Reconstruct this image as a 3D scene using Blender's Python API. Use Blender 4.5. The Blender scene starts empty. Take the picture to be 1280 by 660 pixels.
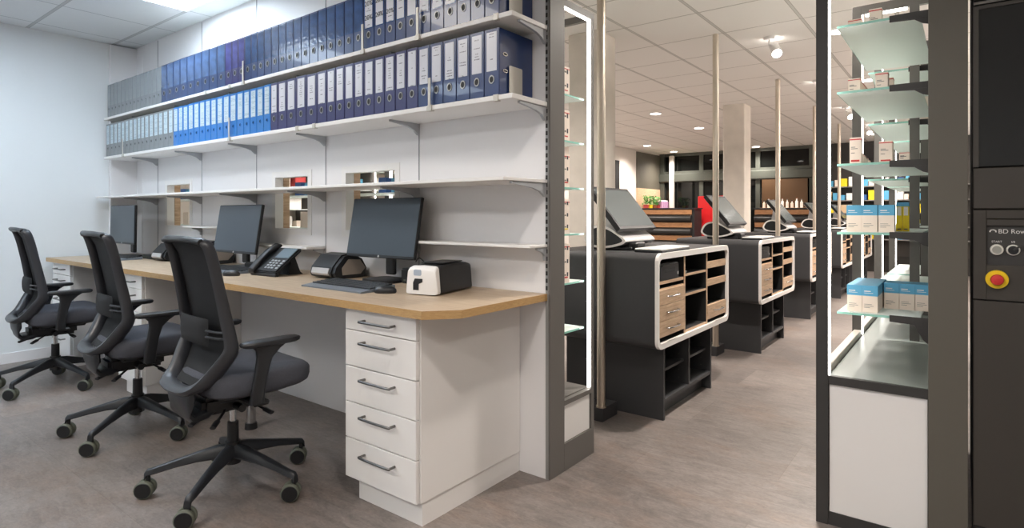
import bpy, bmesh, math, random
from mathutils import Vector, Matrix
random.seed(7)
S = bpy.context.scene
COL = S.collection
# ------------------------------------------------------------------ camera
cam_d = bpy.data.cameras.new('camera'); cam = bpy.data.objects.new('camera', cam_d); COL.objects.link(cam)
cam_d.sensor_fit = 'HORIZONTAL'; cam_d.sensor_width = 36.0; cam_d.lens = 737/1280*36
cam_d.shift_y = -62.5/1280; cam_d.clip_start = 0.02
cam.location = (0, 0, 1.08); cam.rotation_euler = (math.pi/2, 0, math.radians(37.47))
S.camera = cam
# ------------------------------------------------------------------ world, exposure
W = bpy.data.worlds.new('world'); S.world = W; W.use_nodes = True
W.node_tree.nodes['Background'].inputs[0].default_value = (0.02, 0.025, 0.04, 1)
W.node_tree.nodes['Background'].inputs[1].default_value = 0.3
S.view_settings.view_transform = 'Standard'; S.view_settings.look = 'None'
S.view_settings.exposure = 0.0; S.view_settings.gamma = 1.0; S.view_settings.use_curve_mapping = False
OFFICE_COL = (0.74, 0.87, 1.0); WARM_COL = (1.0, .94, .87); SHOP_COL = (1.0, 0.915, 0.84); LED_COL = (1.0, 0.96, 0.90)
PANEL_E = 25; SPOT_W = 42.0; LED_E = 10.0

# ------------------------------------------------------------------ materials
def lin(c):
    return tuple((x/12.92 if x <= 0.04045 else ((x+0.055)/1.055)**2.4) for x in (v/255 for v in c)) + (1,)
MATS = {}
def mat(name, rgb, rough=0.5, metal=0.0, spec=0.5, bump=0, bscale=200, var=0, vscale=5, vstretch=(1,1,1), coat=0, emit=None, estr=0):
    if name in MATS: return MATS[name]
    m = bpy.data.materials.new(name); m.use_nodes = True
    nt = m.node_tree; b = nt.nodes['Principled BSDF']
    b.inputs['Base Color'].default_value = lin(rgb); b.inputs['Roughness'].default_value = rough
    b.inputs['Metallic'].default_value = metal; b.inputs['Specular IOR Level'].default_value = spec
    b.inputs['Coat Weight'].default_value = coat
    if emit: b.inputs['Emission Color'].default_value = (*emit, 1); b.inputs['Emission Strength'].default_value = estr
    tc = nt.nodes.new('ShaderNodeTexCoord')
    if var:
        mp = nt.nodes.new('ShaderNodeMapping'); mp.inputs['Scale'].default_value = vstretch
        n = nt.nodes.new('ShaderNodeTexNoise'); n.inputs['Scale'].default_value = vscale; n.inputs['Detail'].default_value = 6
        nt.links.new(tc.outputs['Object'], mp.inputs[0]); nt.links.new(mp.outputs[0], n.inputs['Vector'])
        mx = nt.nodes.new('ShaderNodeMix'); mx.data_type = 'RGBA'
        a = lin(rgb); mx.inputs['A'].default_value = tuple(min(1, c*(1-var)) for c in a[:3])+(1,)
        mx.inputs['B'].default_value = tuple(min(1, c*(1+var)) for c in a[:3])+(1,)
        cr = nt.nodes.new('ShaderNodeMapRange'); cr.inputs[1].default_value = .3; cr.inputs[2].default_value = .7
        nt.links.new(n.outputs[0], cr.inputs[0]); nt.links.new(cr.outputs[0], mx.inputs['Factor'])
        nt.links.new(mx.outputs['Result'], b.inputs['Base Color'])
    if bump:
        n2 = nt.nodes.new('ShaderNodeTexNoise'); n2.inputs['Scale'].default_value = bscale
        nt.links.new(tc.outputs['Object'], n2.inputs['Vector'])
        bp = nt.nodes.new('ShaderNodeBump'); bp.inputs['Strength'].default_value = bump; bp.inputs['Distance'].default_value = .002
        nt.links.new(n2.outputs[0], bp.inputs['Height']); nt.links.new(bp.outputs[0], b.inputs['Normal'])
    MATS[name] = m; return m
def math_n(nt, op, a, b=None):
    n = nt.nodes.new('ShaderNodeMath'); n.operation = op
    for i, v in enumerate((a, b)):
        if v is None: continue
        if isinstance(v, (int, float)): n.inputs[i].default_value = v
        else: nt.links.new(v, n.inputs[i])
    return n.outputs[0]
WHITE = mat('white_laminate', (232,230,228), .42, bump=.05)
JOINTM = mat('joint_grey', (136,138,142), .6)
WALLP = mat('wall_panel_white', (230,229,230), .5)
PAINT = mat('wall_paint', (226,230,232), .7, bump=.15, bscale=300)
PLAST = mat('shop_plaster', (222,214,206), .8)
CONC = mat('pale_concrete', (214,206,196), .85, bump=.3, bscale=60, var=.06, vscale=7)
ANTH = mat('anthracite_laminate', (58,58,60), .5, bump=.08, bscale=400)
ANTHD = mat('anthracite_frame', (104,101,97), .45)
BLACK = mat('black_interior', (30,30,31), .6)
BPLA = mat('black_plastic', (20,21,24), .42)
BPLA2 = mat('black_plastic_satin', (31,33,37), .38)
RUB = mat('grey_rubber', (92,96,84), .6)
SEATF = mat('dark_grey_fabric', (74,76,84), .95, bump=.6, bscale=900, var=.25, vscale=500)
MESHF = mat('black_mesh_fabric', (14,15,18), .8, bump=.5, bscale=700, var=.3, vscale=300)
CHROME = mat('chrome', (200,200,200), .2, 1)
RINGM = mat('ring_nickel', (150,150,150), .45, .8)
STEEL = mat('brushed_steel', (206,196,182), .42, 1)
HANDLE = mat('handle_steel', (120,118,116), .3, 1)
BRKT = mat('bracket_grey', (168,171,175), .5)
SLOTG = mat('upright_grey', (150,150,148), .45, .3)
SHOPG = mat('powder_dark_grey', (54,53,52), .5)
SCREEN = mat('screen_glass', (58,68,78), .32, spec=.6)
SCREEN2 = mat('terminal_screen', (88,97,99), .16, spec=.8)
GLASSD = mat('dark_glass', (16,18,17), .04, spec=.3)
ROBOT = mat('robot_cladding', (57,53,48), .48, var=.06, vscale=3)
ROBOTG = mat('robot_window', (30,31,31), .2)
RING = mat('white_ring', (244,240,236), .4)
SILV = mat('silver_plastic', (186,184,184), .35, .25)
BOOKEND = mat('bookend_metal', (196,192,184), .4, .2)
PAPERW = mat('paper_white', (235,233,228), .7)
CARDC = mat('cream_card', (236,222,208), .6)
CARDB = mat('blue_card', (92,168,206), .5)
CARDY = mat('yellow_card', (240,214,40), .5)
REDLN = mat('red_print', (196,60,60), .5)
GREYPR = mat('grey_print', (120,116,112), .6)
def bind_mat(name, rgb): return mat(name, rgb, .32, coat=.15, bump=.12, bscale=14, var=.1, vscale=9)
BNAVY = bind_mat('navy_cover', (30,54,104)); BPURP = bind_mat('indigo_cover', (42,42,94)); BSKY = bind_mat('sky_blue_cover', (14,112,190)); BGREY = bind_mat('grey_cover', (122,127,130))
BSLATE = bind_mat('slate_blue_cover', (42,62,100))
FILM_N = mat('clear_pocket_navy', (46,78,128), .15, coat=.6, bump=.7, bscale=45, var=.3, vscale=20)
FILM_S = mat('clear_pocket_slate', (74,98,136), .15, coat=.6, bump=.7, bscale=45, var=.3, vscale=20)
FILM_P = mat('clear_pocket_indigo', (74,76,136), .15, coat=.6, bump=.7, bscale=45, var=.3, vscale=20)
FILM_G = mat('clear_pocket_grey', (132,138,142), .3, var=.05, vscale=20)

def label_mat(name, rgb, ink, freq=42, cov=.34):
    if name in MATS: return MATS[name]
    m = mat(name, rgb, .3); nt = m.node_tree; b = nt.nodes['Principled BSDF']
    tc = nt.nodes.new('ShaderNodeTexCoord'); sp = nt.nodes.new('ShaderNodeSeparateXYZ'); nt.links.new(tc.outputs['Object'], sp.inputs[0])
    zz = math_n(nt, 'MULTIPLY', sp.outputs[2], freq*2.2)
    fl = math_n(nt, 'FLOOR', zz); fr = math_n(nt, 'SUBTRACT', zz, fl)
    line = math_n(nt, 'LESS_THAN', fr, .38)
    oi = nt.nodes.new('ShaderNodeObjectInfo')
    wn = nt.nodes.new('ShaderNodeTexWhiteNoise'); wn.noise_dimensions = '2D'
    cb = nt.nodes.new('ShaderNodeCombineXYZ'); nt.links.new(fl, cb.inputs[0]); nt.links.new(oi.outputs['Random'], cb.inputs[1]); nt.links.new(cb.outputs[0], wn.inputs['Vector'])
    on = math_n(nt, 'LESS_THAN', wn.outputs['Value'], cov)
    ax = math_n(nt, 'ABSOLUTE', sp.outputs[0]); wid = math_n(nt, 'MULTIPLY', wn.outputs['Value'], .04)
    inx = math_n(nt, 'LESS_THAN', ax, math_n(nt, 'ADD', wid, .004))
    n = nt.nodes.new('ShaderNodeTexNoise'); n.inputs['Scale'].default_value = 420; nt.links.new(tc.outputs['Object'], n.inputs['Vector'])
    tx = math_n(nt, 'GREATER_THAN', n.outputs[0], .46)
    f = math_n(nt, 'MULTIPLY', math_n(nt, 'MULTIPLY', line, on), math_n(nt, 'MULTIPLY', inx, tx))
    mx = nt.nodes.new('ShaderNodeMix'); mx.data_type = 'RGBA'
    mx.inputs['A'].default_value = lin(rgb); mx.inputs['B'].default_value = lin(ink)
    nt.links.new(f, mx.inputs['Factor']); nt.links.new(mx.outputs['Result'], b.inputs['Base Color']); return m
LAB_W = label_mat('printed_white_label', (206,208,216), (90,90,104))
LAB_B = label_mat('printed_pale_label', (190,206,214), (96,140,164), 60, .6)

def wood_mat(name, a, b2, stretch, scale=6, rough=.45):
    m = mat(name, a, rough); nt = m.node_tree; bs = nt.nodes['Principled BSDF']
    tc = nt.nodes.new('ShaderNodeTexCoord'); mp = nt.nodes.new('ShaderNodeMapping'); mp.inputs['Scale'].default_value = stretch
    nt.links.new(tc.outputs['Object'], mp.inputs[0])
    n = nt.nodes.new('ShaderNodeTexNoise'); n.inputs['Scale'].default_value = scale; n.inputs['Detail'].default_value = 8; n.inputs['Roughness'].default_value = .65; n.inputs['Distortion'].default_value = .6
    nt.links.new(mp.outputs[0], n.inputs['Vector'])
    cr = nt.nodes.new('ShaderNodeValToRGB'); cr.color_ramp.elements[0].position = .3; cr.color_ramp.elements[1].position = .72
    cr.color_ramp.elements[0].color = lin(b2); cr.color_ramp.elements[1].color = lin(a)
    nt.links.new(n.outputs[0], cr.inputs[0]); nt.links.new(cr.outputs[0], bs.inputs['Base Color'])
    bp = nt.nodes.new('ShaderNodeBump'); bp.inputs['Strength'].default_value = .12; bp.inputs['Distance'].default_value = .002
    nt.links.new(n.outputs[0], bp.inputs['Height']); nt.links.new(bp.outputs[0], bs.inputs['Normal']); return m
OAK = wood_mat('oak_top', (196,178,155), (166,144,120), (1.2, 14, 14))
OAKEDGE = wood_mat('oak_edge', (200,166,116), (166,130,84), (5, 5, 60), 8)
OAKSHOP = wood_mat('oak_drawer', (222,192,160), (182,148,118), (10, 1.5, 16))
OAKDARK = wood_mat('oak_bench', (180,132,90), (128,88,56), (2, 10, 16))

def floor_mat():
    m = mat('vinyl_stone_floor', (140,128,120), .38); nt = m.node_tree; b = nt.nodes['Principled BSDF']; b.inputs['Specular IOR Level'].default_value = .45
    tc = nt.nodes.new('ShaderNodeTexCoord')
    br = nt.nodes.new('ShaderNodeTexBrick'); br.inputs['Scale'].default_value = 1; br.inputs['Brick Width'].default_value = .86; br.inputs['Row Height'].default_value = .43
    br.inputs['Mortar Size'].default_value = .0012; br.inputs['Color1'].default_value = lin((132,123,118)); br.inputs['Color2'].default_value = lin((117,109,105)); br.inputs['Mortar'].default_value = lin((112,102,96)); br.offset = .37
    nt.links.new(tc.outputs['Object'], br.inputs['Vector'])
    def noise(s, st, d=8, r=.7, dis=0):
        mp = nt.nodes.new('ShaderNodeMapping'); mp.inputs['Scale'].default_value = st; nt.links.new(tc.outputs['Object'], mp.inputs[0])
        n = nt.nodes.new('ShaderNodeTexNoise'); n.inputs['Scale'].default_value = s; n.inputs['Detail'].default_value = d; n.inputs['Roughness'].default_value = r; n.inputs['Distortion'].default_value = dis
        nt.links.new(mp.outputs[0], n.inputs['Vector']); return n.outputs[0]
    n1, n2, n3 = noise(1.6, (1,1,1)), noise(9, (1,3.2,1), 10, .75, .8), noise(60, (1,1.6,1), 6, .7)
    v = math_n(nt, 'ADD', math_n(nt, 'ADD', math_n(nt, 'MULTIPLY', n1, .36), math_n(nt, 'MULTIPLY', n2, .42)), math_n(nt, 'MULTIPLY', n3, .22))
    mr = nt.nodes.new('ShaderNodeMapRange'); mr.inputs[1].default_value = .38; mr.inputs[2].default_value = .62; mr.inputs[3].default_value = .50; mr.inputs[4].default_value = 1.38
    nt.links.new(v, mr.inputs[0])
    mx = nt.nodes.new('ShaderNodeVectorMath'); mx.operation = 'SCALE'; nt.links.new(br.outputs['Color'], mx.inputs[0]); nt.links.new(mr.outputs[0], mx.inputs['Scale'])
    tint = nt.nodes.new('ShaderNodeMix'); tint.data_type = 'RGBA'; tint.blend_type = 'MULTIPLY'; tint.inputs['B'].default_value = (1.0, .88, .80, 1)
    nz = noise(2.3, (1,1.7,1), 5); mz = nt.nodes.new('ShaderNodeMapRange'); mz.inputs[1].default_value = .5; mz.inputs[2].default_value = .68; mz.inputs[4].default_value = .8; nt.links.new(nz, mz.inputs[0])
    nt.links.new(mz.outputs[0], tint.inputs['Factor']); nt.links.new(mx.outputs[0], tint.inputs['A']); nt.links.new(tint.outputs['Result'], b.inputs['Base Color'])
    mr2 = nt.nodes.new('ShaderNodeMapRange'); mr2.inputs[3].default_value = .3; mr2.inputs[4].default_value = .5; nt.links.new(n2, mr2.inputs[0]); nt.links.new(mr2.outputs[0], b.inputs['Roughness'])
    bp = nt.nodes.new('ShaderNodeBump'); bp.inputs['Strength'].default_value = .15; bp.inputs['Distance'].default_value = .003; nt.links.new(n3, bp.inputs['Height']); nt.links.new(bp.outputs[0], b.inputs['Normal'])
    return m
def ceil_mat(name, rgb, line, x0, px, y0, py, wx, wy):
    m = mat(name, rgb, .8); nt = m.node_tree; b = nt.nodes['Principled BSDF']
    tc = nt.nodes.new('ShaderNodeTexCoord'); sp = nt.nodes.new('ShaderNodeSeparateXYZ'); nt.links.new(tc.outputs['Object'], sp.inputs[0])
    def g(o, o0, p, w):
        q = math_n(nt, 'DIVIDE', math_n(nt, 'SUBTRACT', o, o0 - p/2), p); f = math_n(nt, 'ABSOLUTE', math_n(nt, 'SUBTRACT', math_n(nt, 'FRACT', q), .5))
        return f, w/p/2
    fx, a = g(sp.outputs[0], x0, px, wx); fy, c = g(sp.outputs[1], y0, py, wy)
    def band(f, a): return math_n(nt, 'LESS_THAN', f, a)
    def edge(f, a, e): return math_n(nt, 'LESS_THAN', math_n(nt, 'ABSOLUTE', math_n(nt, 'SUBTRACT', f, a)), e)
    bar = math_n(nt, 'MAXIMUM', band(fx, a), band(fy, c)); ed = math_n(nt, 'MAXIMUM', edge(fx, a, .0018/px), edge(fy, c, .0018/py))
    n = nt.nodes.new('ShaderNodeTexNoise'); n.inputs['Scale'].default_value = 120; nt.links.new(tc.outputs['Object'], n.inputs['Vector'])
    m1 = nt.nodes.new('ShaderNodeMix'); m1.data_type = 'RGBA'; m1.inputs['A'].default_value = lin(rgb); m1.inputs['B'].default_value = lin(tuple(int(v*.86) for v in rgb)); nt.links.new(bar, m1.inputs['Factor'])
    m2 = nt.nodes.new('ShaderNodeMix'); m2.data_type = 'RGBA'; m2.inputs['B'].default_value = lin(line); nt.links.new(m1.outputs['Result'], m2.inputs['A']); nt.links.new(ed, m2.inputs['Factor'])
    nt.links.new(m2.outputs['Result'], b.inputs['Base Color'])
    bp = nt.nodes.new('ShaderNodeBump'); bp.inputs['Strength'].default_value = .2; bp.inputs['Distance'].default_value = .002; nt.links.new(n.outputs[0], bp.inputs['Height']); nt.links.new(bp.outputs[0], b.inputs['Normal'])
    return m
def glass_mat(name, tint, frost):
    m = bpy.data.materials.new(name); m.use_nodes = True; nt = m.node_tree; b = nt.nodes['Principled BSDF']
    b.inputs['Base Color'].default_value = lin(tint); b.inputs['Roughness'].default_value = frost
    b.inputs['Transmission Weight'].default_value = .25; b.inputs['IOR'].default_value = 1.25; return m
FROST = glass_mat('frosted_glass', (240,250,245), .5)
GEDGE = mat('glass_edge_green', (150,206,192), .15, spec=.8)
def emis(name, rgb, s):
    m = bpy.data.materials.new(name); m.use_nodes = True; nt = m.node_tree
    for n in list(nt.nodes):
        if n.type != 'OUTPUT_MATERIAL': nt.nodes.remove(n)
    e = nt.nodes.new('ShaderNodeEmission'); e.inputs[0].default_value = (*rgb, 1); e.inputs[1].default_value = s
    nt.links.new(e.outputs[0], [n for n in nt.nodes if n.type == 'OUTPUT_MATERIAL'][0].inputs[0]); return m
EPANEL = emis('office_panel_light', OFFICE_COL, PANEL_E)
ESPOT = emis('downlight_lens', SHOP_COL, 25)
EPANELW = emis('office_panel_light_warm', WARM_COL, PANEL_E)
EGLOBE = emis('fill_globe_light', SHOP_COL, 115)
ELED = emis('led_strip_light', LED_COL, LED_E)

# ------------------------------------------------------------------ mesh helpers
def world_loc(o):
    v = Vector((0,0,0))
    while o: v += o.location; o = o.parent
    return v
class MB:
    def __init__(s): s.bm = bmesh.new()
    def box(s, x0, x1, y0, y1, z0, z1, bev=0, mi=0, seg=1):
        r = bmesh.ops.create_cube(s.bm, size=1, matrix=Matrix.Translation(((x0+x1)/2, (y0+y1)/2, (z0+z1)/2)) @ Matrix.Diagonal((x1-x0, y1-y0, z1-z0, 1)))
        vs = r['verts']; fs = set(f for v in vs for f in v.link_faces)
        for f in fs: f.material_index = mi
        if bev:
            es = list(set(e for v in vs for e in v.link_edges))
            bmesh.ops.bevel(s.bm, geom=es, offset=min(bev, .45*min(x1-x0, y1-y0, z1-z0)), segments=seg, affect='EDGES', material=-1)
        return s
    def prism(s, pts, axis, a, b, mi=0, flip=False):
        def P(p, t):
            if axis == 'x': return (t, p[0], p[1])
            if axis == 'y': return (p[0], t, p[1])
            return (p[0], p[1], t)
        A = [s.bm.verts.new(P(p, a)) for p in pts]; B = [s.bm.verts.new(P(p, b)) for p in pts]
        fs = [s.bm.faces.new(A), s.bm.faces.new(B[::-1])]
        n = len(pts)
        for i in range(n): fs.append(s.bm.faces.new((A[i], B[i], B[(i+1) % n], A[(i+1) % n])))
        for f in fs: f.material_index = mi
        return s
    def frame(s, outer, inner, axis, a, b, mi=0):
        def P(p, t):
            if axis == 'x': return (t, p[0], p[1])
            if axis == 'y': return (p[0], t, p[1])
            return (p[0], p[1], t)
        n = len(outer); R = [[s.bm.verts.new(P(p, t)) for p in l] for l in (outer, inner) for t in (a, b)]
        oA, oB, iA, iB = R
        for i in range(n):
            j = (i+1) % n
            for q in ((oA[i], oA[j], iA[j], iA[i]), (oB[i], iB[i], iB[j], oB[j]), (oA[i], oB[i], oB[j], oA[j]), (iA[i], iA[j], iB[j], iB[i])):
                s.bm.faces.new(q).material_index = mi
        return s
    def cyl(s, p0, p1, r0, r1=None, seg=20, mi=0):
        r1 = r0 if r1 is None else r1
        return s.tube([p0, p1], [r0, r1], seg, mi)
    def tube(s, path, r, seg=10, mi=0, flat=1.0, up=(0,0,1), closed=False):
        path = [Vector(p) for p in path]; n = len(path)
        rs = r if isinstance(r, (list, tuple)) else [r]*n
        rings = []
        for i, p in enumerate(path):
            if closed: t = path[(i+1) % n]-path[i-1]
            else: t = path[min(i+1, n-1)]-path[max(i-1, 0)]
            t.normalize(); u = Vector(up)
            if abs(t.dot(u)) > .97: u = Vector((0,1,0)) if abs(t.y) < .9 else Vector((1,0,0))
            a = t.cross(u).normalized(); b = a.cross(t).normalized()
            rings.append([s.bm.verts.new(p + a*math.cos(2*math.pi*k/seg)*rs[i] + b*math.sin(2*math.pi*k/seg)*rs[i]*flat) for k in range(seg)])
        rng = range(n) if closed else range(n-1)
        for i in rng:
            A, B = rings[i], rings[(i+1) % n]
            for k in range(seg):
                s.bm.faces.new((A[k], A[(k+1) % seg], B[(k+1) % seg], B[k])).material_index = mi
        if not closed:
            s.bm.faces.new(rings[0][::-1]).material_index = mi; s.bm.faces.new(rings[-1]).material_index = mi
        return s
    def loft(s, rings, mi=0, cap=True):
        R = [[s.bm.verts.new(p) for p in r] for r in rings]; n = len(R[0])
        for A, B in zip(R, R[1:]):
            for k in range(n): s.bm.faces.new((A[k], A[(k+1) % n], B[(k+1) % n], B[k])).material_index = mi
        if cap: s.bm.faces.new(R[0][::-1]).material_index = mi; s.bm.faces.new(R[-1]).material_index = mi
        return s
    def grid(s, rows, thick, mi=0):
        # rows: list of lists of points, given thickness along approximate normal
        n, m = len(rows), len(rows[0]); V = [[Vector(p) for p in r] for r in rows]
        def nrm(i, j):
            a = V[min(i+1, n-1)][j]-V[max(i-1, 0)][j]; b = V[i][min(j+1, m-1)]-V[i][max(j-1, 0)]
            return a.cross(b).normalized()
        F = [[s.bm.verts.new(V[i][j]+nrm(i, j)*thick/2) for j in range(m)] for i in range(n)]
        B = [[s.bm.verts.new(V[i][j]-nrm(i, j)*thick/2) for j in range(m)] for i in range(n)]
        for i in range(n-1):
            for j in range(m-1):
                s.bm.faces.new((F[i][j], F[i][j+1], F[i+1][j+1], F[i+1][j])); s.bm.faces.new((B[i][j], B[i+1][j], B[i+1][j+1], B[i][j+1]))
        for i in range(n-1):
            s.bm.faces.new((F[i][0], F[i+1][0], B[i+1][0], B[i][0])); s.bm.faces.new((F[i][m-1], B[i][m-1], B[i+1][m-1], F[i+1][m-1]))
        for j in range(m-1):
            s.bm.faces.new((F[0][j], B[0][j], B[0][j+1], F[0][j+1])); s.bm.faces.new((F[n-1][j], F[n-1][j+1], B[n-1][j+1], B[n-1][j]))
        return s
    def sphere(s, c, r, sc=(1,1,1), u=16, v=10):
        bmesh.ops.create_uvsphere(s.bm, u_segments=u, v_segments=v, radius=r, matrix=Matrix.Translation(c) @ Matrix.Diagonal((*sc, 1))); return s
    def build(s, name, mats, parent=None, smooth=False, sub=0):
        bmesh.ops.recalc_face_normals(s.bm, faces=s.bm.faces)
        if parent is None:
            xs = [v.co for v in s.bm.verts]
            lo = Vector((min(v.x for v in xs), min(v.y for v in xs), min(v.z for v in xs))); hi = Vector((max(v.x for v in xs), max(v.y for v in xs), max(v.z for v in xs)))
            org = Vector(((lo.x+hi.x)/2, (lo.y+hi.y)/2, lo.z)); loc = org
        else: org = world_loc(parent); loc = Vector((0,0,0))
        bmesh.ops.translate(s.bm, verts=s.bm.verts, vec=-org)
        me = bpy.data.meshes.new(name); s.bm.to_mesh(me); s.bm.free()
        if not isinstance(mats, (list, tuple)): mats = [mats]
        for m in mats: me.materials.append(m)
        if smooth:
            for p in me.polygons: p.use_smooth = True
            me.set_sharp_from_angle(angle=math.radians(40))
        o = bpy.data.objects.new(name, me); COL.objects.link(o); o.location = loc
        if parent: o.parent = parent
        if sub:
            md = o.modifiers.new('subdivision', 'SUBSURF'); md.levels = sub; md.render_levels = sub
        return o
def thing(name, label, cat, loc, group=None, rz=0):
    o = bpy.data.objects.new(name, None); COL.objects.link(o); o.location = loc; o.rotation_euler.z = rz
    o.empty_display_size = .05; o['label'] = label; o['category'] = cat
    if group: o['group'] = group
    return o
def tag(o, label, cat, group=None, kind=None):
    o['label'] = label; o['category'] = cat
    if group: o['group'] = group
    if kind: o['kind'] = kind
    return o
def struct(o, label=None):
    o['kind'] = 'structure'
    if label: o['label'] = label
    return o
def dup(o, loc=None, rz=None, label=None, parent=None, name=None):
    c = o.copy(); COL.objects.link(c)
    if parent is not None: c.parent = parent
    if loc is not None: c.location = loc
    if rz is not None: c.rotation_euler.z = rz
    if label: c['label'] = label
    for ch in [q for q in bpy.data.objects if q.parent == o and q != c]: dup(ch, parent=c)
    return c
def smooth_path(pts, n=6, closed=False):
    P = [Vector(p) for p in pts]; out = []; N = len(P)
    rng = range(N) if closed else range(N-1)
    for i in rng:
        p0 = P[(i-1) % N] if closed or i > 0 else P[0]; p1 = P[i]; p2 = P[(i+1) % N]; p3 = P[(i+2) % N] if closed or i+2 < N else P[-1]
        for k in range(n):
            t = k/n; out.append(.5*((2*p1)+(-p0+p2)*t+(2*p0-5*p1+4*p2-p3)*t*t+(-p0+3*p1-3*p2+p3)*t**3))
    if not closed: out.append(P[-1])
    return out
def rrect(x0, x1, z0, z1, r, n=5):
    pts = []
    for cx, cz, a0 in ((x1-r, z1-r, 0), (x0+r, z1-r, 90), (x0+r, z0+r, 180), (x1-r, z0+r, 270)):
        for k in range(n+1):
            a = math.radians(a0+90*k/n); pts.append((cx+r*math.cos(a), cz+r*math.sin(a)))
    return pts
ORD = ['first','second','third','fourth','fifth','sixth','seventh','eighth','ninth','tenth','eleventh','twelfth','thirteenth','fourteenth','fifteenth','sixteenth','seventeenth','eighteenth','nineteenth','twentieth','twenty-first','twenty-second','twenty-third','twenty-fourth','twenty-fifth','twenty-sixth','twenty-seventh','twenty-eighth','twenty-ninth','thirtieth','thirty-first','thirty-second','thirty-third','thirty-fourth','thirty-fifth','thirty-sixth','thirty-seventh','thirty-eighth','thirty-ninth','fortieth']
def text_mesh(name, body, size, loc, rot, m, parent, ext=.0004):
    cu = bpy.data.curves.new(name, 'FONT'); cu.body = body; cu.size = size; cu.extrude = ext; cu.align_x = 'CENTER'; cu.align_y = 'CENTER'
    tmp = bpy.data.objects.new(name+'_tmp', cu); COL.objects.link(tmp)
    dg = bpy.context.evaluated_depsgraph_get(); dg.update()
    me = bpy.data.meshes.new_from_object(tmp.evaluated_get(dg)); bpy.data.objects.remove(tmp); bpy.data.curves.remove(cu)
    me.name = name; me.materials.clear(); me.materials.append(m)
    o = bpy.data.objects.new(name, me); COL.objects.link(o); o.rotation_euler = rot
    o.location = Vector(loc)-(world_loc(parent) if parent else Vector((0,0,0))); o.parent = parent; return o

# ================================================================== STRUCTURE
CZ = 2.455; YB = 1.99; XL = -5.49
struct(MB().box(-6.6, 2.6, -2.6, 14.6, -.1, 0).build('floor', floor_mat()), 'grey-brown stone-look vinyl tile floor')
oc = MB().box(XL-.05, 2.5, -2.5, YB+.03, CZ, CZ+.1).build('ceiling', None or ceil_mat('office_ceiling_tiles', (214,218,220), (128,134,138), 0, 1, 0, 1, 1, 1)); 
MATS.pop('office_ceiling_tiles')
def ceil_obj(x0, x1, y0, y1, m):
    o = MB().box(x0, x1, y0, y1, CZ, CZ+.1).build('ceiling', m)
    for v in o.data.vertices: v.co += o.location
    o.location = (0,0,0); return o
bpy.data.objects.remove(oc)
struct(ceil_obj(XL-.05, 2.5, -2.5, YB+.03, ceil_mat('office_ceiling_tiles', (226,229,231), (168,174,178), -5.295, .565, 1.83, .553, .006, .02)), 'office ceiling of white square tiles')
struct(ceil_obj(-6.5, 2.5, YB+.03, 14.5, ceil_mat('shop_ceiling_tiles', (238,234,229), (168,160,152), -1.447, .541, 3.97, .562, .02, .008)), 'shop ceiling of white square tiles')
struct(MB().box(XL-.1, XL, -2.5, YB+.02, 0, CZ).build('wall_left', PAINT), 'plain white left wall of the office')
struct(MB().box(XL, -5.445, 1.80, YB, 0, CZ-.012, .002).build('trim_1', WALLP), 'shallow white boxed pier in the office corner')
struct(MB().box(XL, -5.478, -2.5, 1.80, 0, .075).build('baseboard_left', WALLP))
WIN = [(-4.874, -4.487), (-3.358, -3.005), (-2.663, -2.257)]
WZ0, WZ1 = .987, 1.307
w = MB()
xs = [XL] + [v for a in WIN for v in a] + [-1.352]
for i in range(0, len(xs), 2): w.box(xs[i], xs[i+1], YB, YB+.03, 0, CZ)
for a, b in WIN: w.box(a, b, YB, YB+.03, 0, WZ0); w.box(a, b, YB, YB+.03, WZ1, CZ)
struct(w.build('wall_back', WALLP), 'white panelled wall behind the binder shelves')
JOINTS = [-5.337, -5.039, -4.308, -3.572, -2.840, -2.091]
for i, x in enumerate(JOINTS):
    struct(MB().box(x-.0028, x+.0028, YB-.002, YB+.001, .757, CZ-.01).build('trim_%d' % (i+2), JOINTM if i > 0 else WALLP))
# hatch openings in the office wall
for i, (a, b) in enumerate(WIN):
    t = .012; m = MB()
    m.box(a-.0, a+.006, YB-.004, YB+.05, WZ0, WZ1); m.box(b-.006, b, YB-.004, YB+.05, WZ0, WZ1); m.box(a, b, YB-.004, YB+.05, WZ0, WZ0+.006); m.box(a, b, YB-.004, YB+.05, WZ1-.006, WZ1)
    m.box(a-.03, a, YB-.004, YB, WZ0-.03, WZ1+.03); m.box(b, b+.03, YB-.004, YB, WZ0-.03, WZ1+.03); m.box(a, b, YB-.004, YB, WZ0-.03, WZ0); m.box(a, b, YB-.004, YB, WZ1, WZ1+.03)
    win = struct(m.build('window_%d' % (i+1), WHITE), 'square pass-through opening in the white office wall')
    MB().box(a-.004, a+.004, YB+.054, YB+.095, WZ0, WZ1).build('reveal_board', OAKSHOP, win)
# rear and side walls behind the camera
struct(MB().box(XL-.1, 2.6, -2.6, -2.5, 0, CZ).build('wall_rear', PAINT))
struct(MB().box(2.5, 2.6, -2.5, 14.5, 0, CZ).build('wall_right', PLAST))
# slotted upright at the end of the wall
up = MB().box(-1.352, -1.338, YB-.002, YB+.03, .0, CZ)
slot = MB()
z = .77
while z < 2.43:
    slot.box(-1.3505, -1.3415, YB-.0035, YB-.001, z, z+.017, 0); z += .03
upo = struct(up.build('trim_8', SLOTG), 'slotted metal upright at the end of the office wall')
so = slot.build('slot', BLACK, upo); so['kind'] = 'stuff'

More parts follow.
